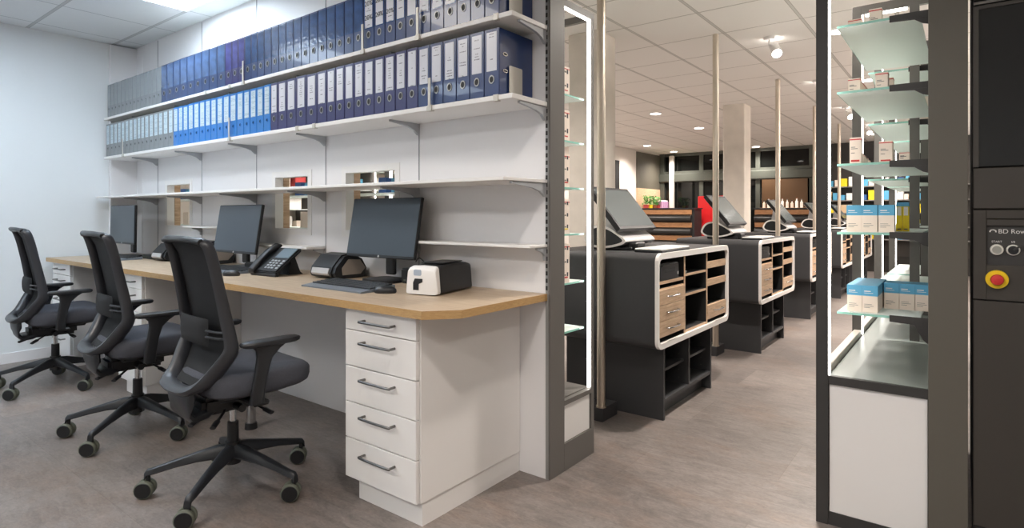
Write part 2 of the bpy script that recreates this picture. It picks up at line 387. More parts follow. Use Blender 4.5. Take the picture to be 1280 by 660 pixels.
# shop shell
struct(MB().box(-5.75, -5.6, 2.4, 13.0, 0, CZ).build('wall_shop_left', PLAST), 'pale wall at the far left of the shop')
struct(MB().box(-5.6, -5.585, 10.74, 10.9, 0, 2.17).build('door_1', BLACK), 'narrow dark doorway in the far shop wall')
struct(MB().box(-5.6, -5.58, 11.70, 12.97, 1.64, CZ-.03).build('trim_9', mat('olive_panel', (84,80,70), .5)), 'dark olive wall panel over the plant display')
struct(MB().box(-5.6, -5.57, 11.70, 12.97, 1.2, 1.64).build('trim_10', OAKSHOP))
# facade
YF = 12.95
struct(MB().box(-5.6, 2.5, 14.3, 14.4, 0, CZ).build('wall_far', mat('night_wall', (34,32,30), .6)))
struct(MB().box(-2.35, 2.5, YF, YF+.1, 0, CZ).build('wall_shop_far', mat('charcoal_wall', (50,48,46), .6)), 'charcoal far wall of the shop')
FAC = mat('facade_steel', (92,95,88), .32, .5)
fb = MB(); fb.box(-5.6, -2.35, YF-.1, YF+.12, 1.80, 1.995, .02); fb.box(-5.6, -2.35, YF-.03, YF+.06, 2.0, 2.05); fb.box(-5.6, -2.35, YF-.03, YF+.06, 2.39, CZ)
fb.box(-5.57, -5.47, YF-.06, YF+.06, 0, CZ)
for x in (-4.62, -3.42, -2.40): fb.box(x-.045, x+.045, YF-.04, YF+.06, 0, CZ)
struct(fb.build('window_4', FAC), 'steel and glass shop front with dark night outside')
fo = bpy.data.objects['window_4']
MB().box(-5.45, -2.35, YF+.0, YF+.012, 0, CZ-.02).build('pane', GLASSD, fo)
struct(MB().box(-5.32, -5.22, 12.80, 12.89, 0, 2.4, .01).build('trim_11', PLAST), 'white slim column before the glass shop front')
for i, (x0, y0) in enumerate(((-2.42, 3.87), (-2.42, 7.55))):
    struct(MB().box(x0, x0+.26, y0, y0+.28, 0, CZ, .006).build('trim_%d' % (12+i), CONC), ['pale concrete column beside the nearest till', 'pale concrete column behind the second till'][i])

# ================================================================== LIGHTS
def panel_light(x, y, label):
    t = thing('ceiling_light', label, 'light', (x, y, CZ-.012), 'square office ceiling light panels')
    fr = MB(); a, b = .2745, .27
    fr.frame([(x-a, y-a), (x+a, y-a), (x+a, y+a), (x-a, y+a)], [(x-b+.008, y-b+.008), (x+b-.008, y-b+.008), (x+b-.008, y+b-.008), (x-b+.008, y+b-.008)], 'z', CZ-.014, CZ-.0005)
    fr.build('frame', WHITE, t); MB().box(x-b+.008, x+b-.008, y-b+.008, y+b-.008, CZ-.01, CZ-.004).build('diffuser', EPANEL if x < -3.5 else EPANELW, t)
panel_light(-3.88, 1.55, 'bright square light panel in the ceiling above the blue binders')
for (x, y) in ((-2.75, .45), (-4.45, .45), (-2.75, -1.2), (-4.45, -1.2), (-1.05, -1.2)):
    panel_light(x, y, 'square light panel in the office ceiling out of view')
def downlight(x, y, label, w=SPOT_W, seen=True):
    t = thing('downlight', label, 'light', (x, y, CZ-.008), 'round ceiling downlights')
    ri = MB(); n = 28; o = [(x+.085*math.cos(2*math.pi*k/n), y+.085*math.sin(2*math.pi*k/n)) for k in range(n)]; i_ = [(x+.07*math.cos(2*math.pi*k/n), y+.07*math.sin(2*math.pi*k/n)) for k in range(n)]
    ri.frame(o, i_, 'z', CZ-.010, CZ-.0005); ri.build('trim_ring', WHITE, t)
    MB().prism([(x+.07*math.cos(2*math.pi*k/n), y+.07*math.sin(2*math.pi*k/n)) for k in range(n)], 'z', CZ-.006, CZ-.001).build('lens', ESPOT, t)
    ld = bpy.data.lights.new('downlight_beam', 'SPOT'); ld.energy = w*4; ld.color = SHOP_COL; ld.spot_size = math.radians(150); ld.spot_blend = .8; ld.shadow_soft_size = .06
    lo = bpy.data.objects.new('downlight_beam', ld); COL.objects.link(lo); lo.parent = t; lo.location = (0, 0, -.02)
for x, y, l in ((-3.34, 7.58, 'nearest left round downlight in the shop ceiling'), (-3.35, 9.27, 'round downlight behind the nearest left one in the shop ceiling'), (-5.04, 11.02, 'left round downlight near the white shop wall'), (-5.06, 12.75-.3, 'far left round downlight by the shop front'), (-3.36, 12.55, 'round downlight above the far concrete column')):
    downlight(x, y, l)
for x, y in ((-3.34, 3.2), (-3.34, 5.6), (-.75, 3.1), (-.75, 5.0), (-.75, 7.0), (-.75, 9.2), (-5.0, 5.5), (-5.0, 3.4), (-5.0, 8.5), (.9, 5.0), (.9, 8.5), (-1.2, 11.8), (-.62, .75), (.7, .9), (-.4, -.8)):  # extra unseen downlights, added to brighten the shop and the passage
    downlight(x, y, 'unseen round ceiling downlight added for fill light', SPOT_W*(.4 if y < 1 else 1), False)
for k, (x, y) in enumerate(((1.1, 3.6), (1.1, 6.2), (1.1, 8.8), (1.1, 11.4))):  # glowing globes added outside the view to lift the shop ceiling
    t = thing('ceiling_fill_globe', 'unseen hanging globe added to brighten the shop ceiling', 'light', (x, y, 1.85), 'unseen globes added to brighten the shop ceiling')
    MB().sphere((x, y, 1.97), .12, u=20, v=12).build('globe', EGLOBE, t, True); MB().cyl((x, y, 2.08), (x, y, CZ-.001), .006, seg=8).build('cord', BPLA, t)
def track_spot(x, y, label):
    t = thing('ceiling_spotlight', label, 'light', (x, y, CZ-.09), 'white spotlights over the till aisle')
    MB().cyl((x-.05, y, CZ-.001), (x-.05, y, CZ-.022), .04).build('base', WHITE, t, True)
    MB().tube([(x-.05, y, CZ-.022), (x-.05, y, CZ-.06), (x-.02, y, CZ-.075)], .008).build('arm', WHITE, t, True)
    a = Vector((x-.03, y+.05, CZ-.06)); d = Vector((.35, -.62, -.70)).normalized()
    MB().cyl(a, a+d*.12, .035, .038).build('head', WHITE, t, True)
    MB().cyl(a+d*.12, a+d*.123, .034).build('lens', emis('spot_lens', LED_COL, 30) if 'sl' not in MATS else MATS['sl'], t)
    MB().cyl(a-d*.012, a-d*.002, .022).build('back_vent', emis('spot_vent', LED_COL, 40), t)
    ld = bpy.data.lights.new('spotlight_beam', 'SPOT'); ld.energy = 30; ld.color = SHOP_COL; ld.spot_size = math.radians(70); ld.spot_blend = .5; ld.shadow_soft_size = .03
    lo = bpy.data.objects.new('spotlight_beam', ld); COL.objects.link(lo); lo.parent = t; lo.location = (a+d*.13)-world_loc(t); lo.rotation_euler = d.to_track_quat('-Z', 'Y').to_euler()
for k, l in enumerate(('brightest and nearest white spotlight over the till aisle', 'second white spotlight along the till aisle', 'third white spotlight along the till aisle', 'farthest white spotlight along the till aisle')):
    track_spot(-1.15, 4.85+1.86*k, l)

# ================================================================== OFFICE SHELVES
def bracket(x, yf, z, parent, side=1, h=.055):
    # console bracket: profile in y-z, thin in x, hanging under the shelf
    L = YB-yf; pts = [(YB-.004, z-.001), (yf, z-.001), (yf, z-.009), (yf+L*.35, z-.016), (yf+L*.6, z-.022), (yf+L*.8, z-.034), (YB-.012, z-h), (YB-.004, z-h)]
    MB().prism(pts, 'x', x-.006, x+.006).build('bracket', BRKT, parent)
def shelf(name, label, x0, x1, yf, z0, z1, br, clips=(), brl=None):
    t = thing(name, label, 'shelf', ((x0+x1)/2, (yf+YB)/2, z0))
    MB().box(x0, x1, yf, YB-.002, z0, z1, .002).build('board', WHITE, t)
    for x in br: bracket(x, (yf+.055) if brl is None else brl, z0, t)
    for x in clips: MB().box(x-.012, x+.012, yf-.004, yf+.014, z0-.004, z1+.002, .001).build('clip', BOOKEND, t)
    return t
BR = JOINTS[1:]+[-1.352]
shelf('wall_shelf', 'upper white shelf carrying the top row of binders', -5.445, -1.342, 1.752, 1.826, 1.845, BR, [-3.75, -3.45, -3.29, -2.214, -1.848, -1.42])
shelf('wall_shelf', 'long white shelf under the lower row of binders', -5.445, -1.342, 1.752, 1.515, 1.535, BR, [-5.053, -3.448, -2.75, -2.6, -1.776, -1.42])
shelf('wall_shelf', 'empty long white shelf crossing in front of the wall openings', -5.445, -1.342, 1.70, 1.205, 1.219, BR)
shelf('wall_shelf', 'short narrow white shelf above the white-fronted card printer', -2.091, -1.342, 1.868, .945, .957, [-2.085, -1.352])
shelf('wall_shelf', 'short narrow white shelf behind the middle monitor', -4.33, -3.572, 1.868, .985, .997, [-4.308, -3.59])
shelf('wall_shelf', 'short narrow white shelf behind the desk phone', -3.56, -2.84, 1.868, .885, .90, [-2.86])

# ------------------------------------------------------------------ binders
TOPX = [-5.371, -5.303, -5.235, -5.16, -5.089, -5.012, -4.944, -4.875, -4.805, -4.735, -4.667, -4.6, -4.529, -4.455, -4.374, -4.276, -4.176, -4.076, -3.97, -3.871, -3.773, -3.674, -3.57, -3.479, -3.408, -3.335, -3.26, -3.194, -3.123, -3.053, -2.978, -2.907, -2.835, -2.766, -2.693, -2.621, -2.549, -2.476, -2.406, -2.334, -2.265, -2.189, -2.11, -2.04, -1.97, -1.904, -1.822, -1.746, -1.67, -1.597, -1.523, -1.45]
BOTX = [-5.392, -5.31, -5.232, -5.16, -5.09, -5.012, -4.938, -4.857, -4.789, -4.727, -4.655, -4.575, -4.499, -4.425, -4.343, -4.265, -4.187, -4.115, -4.047, -3.97, -3.893, -3.811, -3.74, -3.667, -3.588, -3.51, -3.43, -3.346, -3.274, -3.205, -3.13, -3.059, -2.990, -2.911, -2.823, -2.734, -2.639, -2.549, -2.475, -2.406, -2.332, -2.261, -2.186, -2.112, -2.044, -1.968, -1.898, -1.826, -1.75, -1.673, -1.602, -1.528, -1.45]
PAGES = mat('binder_pages', (226,224,214), .8)
DARKHOLE = mat('finger_hole_dark', (12,12,14), .6)
def binder(x, w, z0, cover, film, labm, label, grp, hh=.262, ring=True, lift=0, pct=False):
    y0 = 1.764; y1 = 1.984; t = .0025; z1 = z0+hh
    th = thing('binder', label, 'binder', (x, (y0+y1)/2, z0), grp)
    b = MB(); g = .0017
    b.box(x-w/2+g, x-w/2+g+t, y0+.004, y1, z0, z1, .0008); b.box(x+w/2-g-t, x+w/2-g, y0+.004, y1, z0, z1, .0008); b.box(x-w/2+g, x+w/2-g, y0, y0+.004, z0, z1, .0015)
    b.build('cover', cover, th)
    MB().box(x-w/2+.008, x+w/2-.008, y0+.02, y1-.012, z0+.006, z1-.012).build('pages', PAGES, th)
    zl0 = z0+hh*.36; zl1 = z1-hh*.035
    lw = w*.41
    if film: MB().box(x-lw, x+lw, y0-.0007, y0+.001, zl0, zl1).build('pocket', film, th)
    if labm:
        lx = w*.33
        o = MB().box(-lx, lx, -.0006, .0004, 0, zl1-zl0-.008).build('label', labm, None); o.parent = th; o.location = (0, y0-.0008-(y0+y1)/2, zl0+.004-z0)
        if 'label' in o: del o['label']
    if pct:
        text_mesh('label_text', '20%', w*.42, (x, y0-.0016, zl0+.05), (math.pi/2, 0, 0), DARKHOLE, th)
        text_mesh('label_text', '20%', w*.42, (x, y0-.0016, zl0+.115), (math.pi/2, 0, 0), DARKHOLE, th)
    rz = z0+hh*.25; rr = .0125 if ring else .0075
    d = MB()
    n = 16; q = lambda r, k: (x+r*math.cos(2*math.pi*k/n), rz+r*1.25*math.sin(2*math.pi*k/n))
    d.prism([q(rr*.8, k) for k in range(n)], 'y', y0-.001, y0+.0005, 1)
    d.frame([q(rr*1.1, k) for k in range(n)], [q(rr*.8, k) for k in range(n)], 'y', y0-.0025, y0+.0005, 0 if ring else 2)
    d.build('finger_ring', [RINGM, DARKHOLE, cover], th)
    return th
def widths(X):
    out = []
    for i, x in enumerate(X):
        a = x-X[i-1] if i else X[1]-x; b = X[i+1]-x if i < len(X)-1 else a
        out.append(min(a, b)*.985 if abs(a-b) > .004 else (a+b)/2*.97)
    return out
def row(X, z0, rowname, spec):
    # true non-overlapping widths: boundaries at midpoints
    n = len(X); bd = [X[0]-(X[1]-X[0])/2] + [(a+b)/2 for a, b in zip(X, X[1:])] + [X[-1]+.037]
    bd[0] = max(bd[0], -5.442)
    for i in range(n):
        x = (bd[i]+bd[i+1])/2; w = bd[i+1]-bd[i]; spec(i, x, w, z0)
def top_spec(i, x, w, z0):
    jit = random.uniform(-.003, .003)
    if i < 14: binder(x, w, z0, BGREY, FILM_G, None, '%s plain grey binder from the left wall on the top shelf' % ORD[i], 'grey binders on the top shelf', .258+jit*.5, False); return
    k = i-14
    cover, film = (BSLATE, FILM_S) if k < 9 else (BPURP, FILM_P) if k < 12 else (BNAVY, FILM_N)
    lab = None; pct = False; n = '%s blue binder right of the grey ones on the top shelf' % ORD[k]
    if 41 <= i <= 43: lab = LAB_W; pct = True; n += ', spine label reads 20%'
    elif i in (44, 45, 46, 47, 48): lab = LAB_W; n += ', printed white spine label'
    elif k == 37: n = 'end blue binder on the top shelf, its broad side showing'
    binder(x, w, z0, cover, film, lab, n, 'blue binders on the top shelf', .262+jit*.4, True, 0, pct)
def bot_spec(i, x, w, z0):
    jit = random.uniform(-.002, .002)
    if i < 16: binder(x, w, z0, BGREY, None, LAB_B, '%s grey binder with pale label from the left wall, lower shelf' % ORD[i], 'grey binders on the lower shelf', .258+jit, False)
    elif i < 32: binder(x, w, z0, BSKY, None, LAB_B, '%s bright sky-blue binder right of the grey ones, lower shelf' % ORD[i-16], 'sky-blue binders on the lower shelf', .260+jit, False)
    else:
        k = i-32; last = i == len(BOTX)-1
        binder(x, w, z0, BPURP if k < 15 else BNAVY, None, LAB_W, 'end navy binder on the lower shelf, its broad side showing' if last else '%s dark navy binder right of the sky-blue ones, lower shelf' % ORD[k], 'navy binders on the lower shelf', .262+jit, True)
row(TOPX, 1.845, 'top', top_spec); row(BOTX, 1.535, 'bot', bot_spec)
# slots on the side of the end binders
for o in [o for o in bpy.data.objects if o.parent is None and str(o.get('label', '')).startswith('end ')]:
    zb = o.location.z; xe = o.location.x
    xr = -1.4125+.0
    for zz in (.165, .10):
        m = MB()
        pts = [(1.80+.012*math.cos(a)*1.0, zb+zz+.0045*math.sin(a)) for a in [2*math.pi*k/14 for k in range(14)]]
        m.prism(pts, 'x', xr-.003, xr-.0005, 1)
        m.frame([(1.80+(y-1.80)*1.3, zb+zz+(q-zb-zz)*1.7) for y, q in pts], pts, 'x', xr-.003, xr+.0005, 0)
        m.build('side_slot', [CHROME, DARKHOLE], o)
def divider(x, z0, label, h=.115):
    t = thing('book_divider', label, 'bookend', (x, 1.80, z0-.02))
    MB().box(x-.007, x+.007, 1.748-.002, 1.7495, z0-.012, z0+h, .0006).build('upright_tab', BOOKEND, t)
    MB().box(x-.014, x+.014, 1.744, 1.7505, z0-.024, z0-.008, .001).build('clip', BOOKEND, t)
divider(-5.053, 1.535, 'thin metal divider among the grey binders, lower shelf')
divider(-3.448, 1.535, 'thin metal divider among the sky-blue binders, lower shelf')
divider(-1.776, 1.535, 'thin metal divider among the navy binders, lower shelf')
divider(-3.288, 1.845, 'thin metal divider at the indigo binders, top shelf')
divider(-2.214, 1.845, 'thin metal divider left of the 20% binders, top shelf')
divider(-1.848, 1.845, 'thin metal divider right of the 20% binders, top shelf')
for z0, l in ((1.845, 'cream metal bookend against the end binder, top shelf'), (1.535, 'cream metal bookend against the end binder, lower shelf')):
    m = MB(); m.prism(rrect(1.82, 1.905, z0, z0+.125, .006), 'x', -1.4095, -1.4075); m.box(-1.4075, -1.352, 1.82, 1.905, z0, z0+.0015)
    tag(m.build('bookend', BOOKEND), l, 'bookend')

# ================================================================== DESK AND CABINETS
dk = thing('desk', 'long oak-topped wall desk with a clipped front corner', 'desk', (-3.4, 1.68, 0))
pts = [(-5.425, 1.375), (-1.432, 1.375), (-1.345, 1.475), (-1.345, 1.988), (-5.44, 1.988), (-5.44, 1.80), (-5.425, 1.80)]
MB().prism(pts, 'z', .727, .756, 0).build('tabletop', OAK, dk)
e = MB(); tks = .0015
for (a, b) in ((pts[0], pts[1]), (pts[1], pts[2]), (pts[2], pts[3])):
    a, b = Vector((*a, 0)), Vector((*b, 0)); d = (b-a).normalized(); n = Vector((d.y, -d.x, 0))*tks
    e.prism([(a.x, a.y), (b.x, b.y), (b.x+n.x, b.y+n.y), (a.x+n.x, a.y+n.y)], 'z', .7275, .7555)
e.build('edge_band', OAKEDGE, dk)
sf = thing('support_foot', 'short chrome support foot with black base under the desk', 'support', (-2.854, 1.56, 0))
MB().cyl((-2.854, 1.56, .03), (-2.854, 1.56, .20), .022).build('tube', CHROME, sf, True)
MB().cyl((-2.854, 1.56, 0), (-2.854, 1.56, .03), .031, .027).build('base', BPLA, sf, True)
def handle(x0, x1, y, z, parent):
    p = smooth_path([(x0, y, z), (x0, y-.022, z), (x0+.012, y-.03, z), (x1-.012, y-.03, z), (x1, y-.022, z), (x1, y, z)], 4)
    MB().tube(p, .0048, 10).build('handle', HANDLE, parent, True)
def drawer_cabinet(x0, x1, label, ends=True):
    t = thing('drawer_cabinet', label, 'cabinet', ((x0+x1)/2, 1.7, 0))
    MB().box(x0+.0, x1, 1.418, 1.988, .082, .727, .0015).build('body', WHITE, t)
    MB().box(x0+.045, x1-.004, 1.428, 1.988, 0, .082).build('plinth', WHITE, t)
    zs = [.725, .643, .506, .370, .233, .082]
    for k in range(5):
        dr = MB().box(x0-.002, x1-.006, 1.40, 1.4165, zs[k+1]+.002, zs[k]-.002, .0012).build('drawer', WHITE, t)
        zc = (zs[k]+zs[k+1])/2 + (.0 if k == 0 else .03)
        xc = (x0+x1)/2; handle(xc-.082, xc+.082, 1.40, zc, dr)
drawer_cabinet(-1.872, -1.481, 'white five-drawer cabinet under the near clipped desk end')
drawer_cabinet(-4.105, -3.762, 'white five-drawer cabinet under the desk behind the middle chair')
drawer_cabinet(-5.36, -4.985, 'white five-drawer cabinet under the far left desk end')

# ================================================================== OFFICE CHAIRS
def make_chair(label):
    t = thing('office_chair', label, 'chair', (0,0,0), 'black swivel chairs along the desk')
    # five-star base
    for k in range(5):
        a = math.radians(93+72*k); c, s = math.cos(a), math.sin(a)
        def sec(r, zc, w, h):
            out = []
            for (u, v) in ((-1,-.6),(-.7,-1),(.7,-1),(1,-.6),(.75,.7),(.4,1),(-.4,1),(-.75,.7)):
                out.append((c*r - s*u*w/2, s*r + c*u*w/2, zc+v*h/2))
            return out
        lg = MB().loft([sec(.015,.150,.05,.055), sec(.06,.148,.046,.05), sec(.13,.136,.040,.036), sec(.20,.120,.035,.028), sec(.275,.1,.03,.024), sec(.300,.095,.028,.024), sec(.308,.082,.026,.03)]).build('leg', BPLA2, t, True)
        ca = math.radians(-128)+.22*math.sin(3.1*k); cx, cy = .297*c, .297*s; ox, oy = math.cos(ca)*.010, math.sin(ca)*.010
        m = MB().cyl((cx, cy, .09), (cx, cy, .05), .008, mi=0)
        dx, dy = -math.sin(ca), math.cos(ca)
        wc = Vector((cx+ox, cy+oy, .034))
        for sgn in (-1, 1):
            p = wc+Vector((dx, dy, 0))*sgn*.007; q = wc+Vector((dx, dy, 0))*sgn*.025
            n = (q-p); m.tube([p, p+n*.15, p+n*.75, q], [.031, .034, .034, .030], 22, 1); m.cyl(q-n*.10, q+n*.10, .0305, .028, 22, 0)
            m.cyl(p+n*.98, p+n*1.03, .014, mi=0)
        m.tube([wc+Vector((dx, dy, 0))*.009, wc-Vector((dx, dy, 0))*.009], .02, 12, 0)
        m.build('caster', [BPLA, RUB], lg, True)
    MB().cyl((0,0,.10), (0,0,.185), .030, .028).cyl((0,0,.18), (0,0,.262), .022, .021).build('column_sleeve', BPLA, t, True)
    MB().cyl((0,0,.255), (0,0,.325), .0125).build('gas_lift', CHROME, t, True)
    # mechanism with levers
    mech = MB(); mech.box(-.075, .075, -.14, .10, .325, .392, .015, seg=2); mech.box(-.12, .12, -.10, .14, .375, .405, .01); mech.cyl((-.09, -.02, .345), (.13, -.02, .345), .014)
    mo = mech.build('tilt_mechanism', BPLA, t, True)
    for (p, q) in (((.10,.03,.35), (.20,.06,.325)), ((.07,-.06,.335), (.16,-.14,.31)), ((-.08,-.04,.34), (-.17,-.06,.325)), ((.03,-.10,.335), (.09,-.19,.315))):
        P, Q = Vector(p), Vector(q); MB().tube([P, P.lerp(Q, .6), P.lerp(Q, .65), Q], [.006, .006, .012, .011], 10, flat=.6).build('lever', BPLA, mo, True)
    # seat
    def ring(z, k, yf=0, yb=0):
        out = []; n = 36
        for i in range(n):
            a = 2*math.pi*i/n; ca, sa = math.cos(a), math.sin(a); ex = 2/4.2
            x = math.copysign(abs(ca)**ex, ca)*.226*k; y = math.copysign(abs(sa)**ex, sa)*.198
            if y > 0: y = y*(1+yf)
            else: y = y*(1+yb)
            x *= 1-.10*max(0, -y/.222)
            f = max(0, (y*k+.20)/.40); zz = z + .008 + .010*f**1.6 + .004*abs(x/.226)**2 - (.014*max(0, (y-.13)/.07)**2 if z > .46 else 0)
            out.append((x, y*k+.048, zz))
        return out
    MB().loft([ring(.390,.70), ring(.394,.92), ring(.404,.985), ring(.425,1.01), ring(.448,1.01), ring(.466,.985), ring(.477,.93), ring(.481,.80), ring(.477,.4), ring(.476,.1)]).build('seat', SEATF, t, True)
    MB().loft([ring(.378,.72), ring(.386,.80), ring(.396,.90), ring(.404,.93)]).build('seat_shell', BPLA, t, True)
    # back: closed loop frame
    half = [(.0,-.192,.986), (.10,-.187,.985), (.160,-.177,.981), (.181,-.164,.962), (.184,-.146,.90), (.187,-.126,.80), (.193,-.107,.70), (.201,-.094,.62), (.200,-.093,.585), (.188,-.106,.552), (.152,-.143,.490), (.134,-.165,.464), (.115,-.187,.450), (.085,-.202,.443), (.0,-.208,.440)]
    loop = half + [(-x, y, z) for x, y, z in half[-2:0:-1]]
    lp = smooth_path(loop, 4, True)
    rad = []
    for p in lp:
        rad.append(.0118 + .0025*max(0, min(1, (.80-p.z)/.2)) + .0035*max(0, min(1, (.62-p.z)/.08)))
    fr = MB().tube(lp, rad, 12, 0, 1.75, up=(0,1,0), closed=True).build('back_frame', mat('back_frame_plastic', (50,52,57), .36), t, True)
    # top roll
    MB().tube(smooth_path([(-.178,-.188,.980), (-.10,-.204,.989), (0,-.209,.990), (.10,-.204,.989), (.178,-.188,.980)], 5), .0115, 10).build('top_rim', BPLA2, fr, True)
    # tail bracket wrapping under the seat
    tr = []
    for (y, z, w, h) in ((-.203,.452,.235,.022), (-.208,.43,.24,.028), (-.203,.395,.225,.03), (-.193,.355,.20,.034), (-.172,.330,.185,.034), (-.12,.335,.16,.04), (-.08,.352,.12,.045)):
        r = []
        dyz = (0.9, .4) if z > .36 else (.1, 1)
        for k in range(16):
            a = 2*math.pi*k/16; ex = .55; ca = math.copysign(abs(math.cos(a))**ex, math.cos(a)); sa = math.copysign(abs(math.sin(a))**ex, math.sin(a))
            x = ca*w/2; tt = sa*h/2
            r.append((x, y+tt*dyz[0]+.02*(abs(x)/.12)**2*(z > .36), z+tt*dyz[1]))
        tr.append(r)
    MB().loft(tr).build('back_bracket', BPLA2, t, True)
    # mesh panel
    prof = [(.972,-.181,.168), (.93,-.154,.178), (.88,-.142,.180), (.80,-.124,.182), (.70,-.103,.182), (.62,-.090,.190), (.585,-.089,.193), (.552,-.102,.182), (.51,-.128,.158), (.47,-.158,.130), (.448,-.190,.10)]
    rows_ = []
    for z, y, hw in prof:
        rows_.append([(hw*u, y+.016-.010*(1-u*u)*(z > .6), z) for u in [-1+2*k/10 for k in range(11)]])
    MB().grid(rows_, .004).build('back_mesh', MESHF, t, True)
    # lumbar pad behind the mesh
    lrows = []
    lum = MB()
    for i, z in enumerate([.692, .684, .665, .645, .622, .602, .592]):
        th = [.006, .02, .028, .030, .028, .02, .006][i]; rr = []
        n = 13
        for k in range(n): 
            u = -1+2*k/(n-1); hw = .130; rr.append((hw*u-.030, -.132-.006*(1-u*u)-th/2*(1-u**6), z))
        for k in range(n-1, -1, -1):
            u = -1+2*k/(n-1); hw = .130; rr.append((hw*u-.030, -.132-.006*(1-u*u)+th/2*(1-u**6), z))
        lrows.append(rr)
    lum.loft(lrows); lu = lum.build('lumbar_pad', mat('lumbar_fabric', (18,19,22), .85, bump=.3, bscale=500), t, True)
    for sgn in (-1, 1):
        m = MB()
        for zz in (.628, .650): m.tube([(sgn*.09, -.136, zz), (sgn*.155, -.124, zz), (sgn*.188, -.104, zz)], .0055, 8)
        m.build('lumbar_arm', BPLA2, lu, True)
    # arms
    for sgn in (-1, 1):
        ar = thing_part('armrest', t)
        def sect(x, y, z, wx, wy):
            return [(x+wx/2*math.copysign(abs(math.cos(a))**.6, math.cos(a)), y+wy/2*math.copysign(abs(math.sin(a))**.6, math.sin(a)), z) for a in [2*math.pi*k/14 for k in range(14)]]
        X = sgn*.252
        MB().loft([sect(sgn*.236,-.016,.385,.028,.052), sect(sgn*.244,-.014,.43,.027,.050), sect(X,-.006,.50,.025,.050), sect(X,.006,.55,.025,.058), sect(X,.020,.58,.027,.090), sect(X,.026,.600,.034,.14)]).build('arm_post', BPLA2, ar, True)
        MB().loft([sect(sgn*.03,0,.385,.05,.05), sect(sgn*.03,0,.395,.05,.05)]).bm.free()
        MB().box(min(sgn*.08, sgn*.245), max(sgn*.08, sgn*.245), -.03, .032, .374, .392, .006).build('arm_support', BPLA, ar)
        MB().loft([sect(X,.03,.597,.050,.20), sect(X,.03,.601,.062,.218), sect(X,.03,.610,.066,.225), sect(X,.03,.616,.060,.218), sect(X,.03,.619,.045,.20)]).build('arm_pad', BPLA2, ar, True)
    return t
def thing_part(name, parent):
    o = bpy.data.objects.new(name, None); COL.objects.link(o); o.parent = parent; o.empty_display_size = .02; return o
ch = make_chair('nearest black mesh-back office chair, beside the five-drawer cabinet')
ch.location = (-2.292, 1.178, 0); ch.rotation_euler.z = math.radians(-4)
c2 = dup(ch, (-3.262, 1.195, 0), math.radians(-5), 'middle black mesh-back office chair in front of the desk')
c1 = dup(ch, (-4.55, 1.20, 0), math.radians(-5), 'farthest black mesh-back office chair, beside the left wall')

# ================================================================== DESK ITEMS
ZD = .756
def monitor(x, y, yaw, zc, label, h=.29, w=.49, tilt=10):
    t = thing('monitor', label, 'monitor', (x, y, ZD), 'desk monitors', math.radians(yaw))
    # built in local space: screen faces -y
    def L(mb, name, mats, parent=t, **k):
        o = mb.build(name, mats, None, **k); o.parent = parent; return o
    s = MB().box(-w/2, w/2, -.009, .009, -h/2, h/2, .003)
    so_ = L(s, 'housing', BPLA); so_.location = (0, -.03, zc-ZD-h/2); so_.rotation_euler.x = math.radians(-tilt)
    so_.location = (0, -.03, zc-ZD-h/2*math.cos(math.radians(tilt)))
    sc = MB().box(-w/2+.004, w/2-.004, -.0102, -.0085, -h/2+.014, h/2-.004).build('screen', SCREEN, None); sc.parent = so_; sc.location = (0, -.0094, .014)
    lgx = MB().prism([(0+.006*math.cos(a), .006*math.sin(a)) for a in [2*math.pi*k/12 for k in range(12)]], 'y', -.0006, .0002).build('maker_badge', SILV, None); lgx.parent = so_; lgx.location = (0, -.0095, -h/2+.001+h/2*0)
    lgx.location = (0, -.0095, .001)
    # stand arm and foot
    zc2 = zc-ZD
    m = MB().box(-.045, .045, .02, .045, zc2-.06, zc2+.06, .008); m.box(-.03, .03, .03, .055, .03, zc2, .006); L(m, 'neck', BPLA).location
    f = MB().prism(rrect(-.11, .11, -.06, .10, .03), 'z', 0, .012); L(f, 'foot', BPLA)
    return t
def fix_children(t, spec): pass
monitor(-2.213, 1.878, 0, 1.013, 'nearest wide desk monitor, left of the white-fronted card printer')
monitor(-3.445, 1.81, 0, .99, 'middle desk monitor, behind the desk phone', tilt=9)
monitor(-5.05, 1.78, -1, 1.0, 'farthest desk monitor, by the left wall corner', tilt=1)
def keyboard(x, y, rz, w, d, label, m=None):
    m = m or mat('slate_plastic', (112,120,130), .42, .1)
    t = thing('keyboard', label, 'keyboard', (x, y, ZD), 'desk keyboards', math.radians(rz))
    b = MB(); b.prism([(-d/2, 0), (d/2, 0), (d/2, .020), (-d/2+.045, .011), (-d/2, .006)], 'x', -w/2, w/2)
    o = b.build('case', m, None); o.parent = t; o.location = (0, 0, 0)
    k = MB(); rows = 6; n = 19; kd = (d-.055)/rows
    for r in range(rows):
        y0 = -d/2+.05+r*kd; z0 = .0105+.009*(r+.5)/rows
        for c in range(n):
            x0 = -w/2+.008+c*(w-.016)/n
            k.box(x0+.001, x0+(w-.016)/n-.001, y0+.001, y0+kd-.0015, z0, z0+.006, .001)
    o = k.build('keys', BPLA, None); o.parent = t; o.location = o.location; return t
def mouse(x, y, rz, label):
    t = thing('computer_mouse', label, 'mouse', (x, y, ZD), 'computer mice', math.radians(rz))
    rs = []
    for z, k in ((0,.93), (.006,1), (.016,.96), (.024,.8), (.029,.5), (.0305,.15)):
        rs.append([(.028*k*math.cos(a)*(1-.12*math.sin(a)), .048*k*math.sin(a)-.004*(1-k), z) for a in [2*math.pi*q/24 for q in range(24)]])
    m = MB().loft(rs); o = m.build('shell', BPLA2, None, True); o.parent = t; o.location = (0,0,0)
    w = MB().cyl((-.003, .026, .023), (.003, .026, .023), .008); o = w.build('scroll_wheel', RUB, None); o.parent = t
    return t
keyboard(-2.15, 1.615, 0, .42, .18, 'wide black keyboard in front of the nearest monitor')
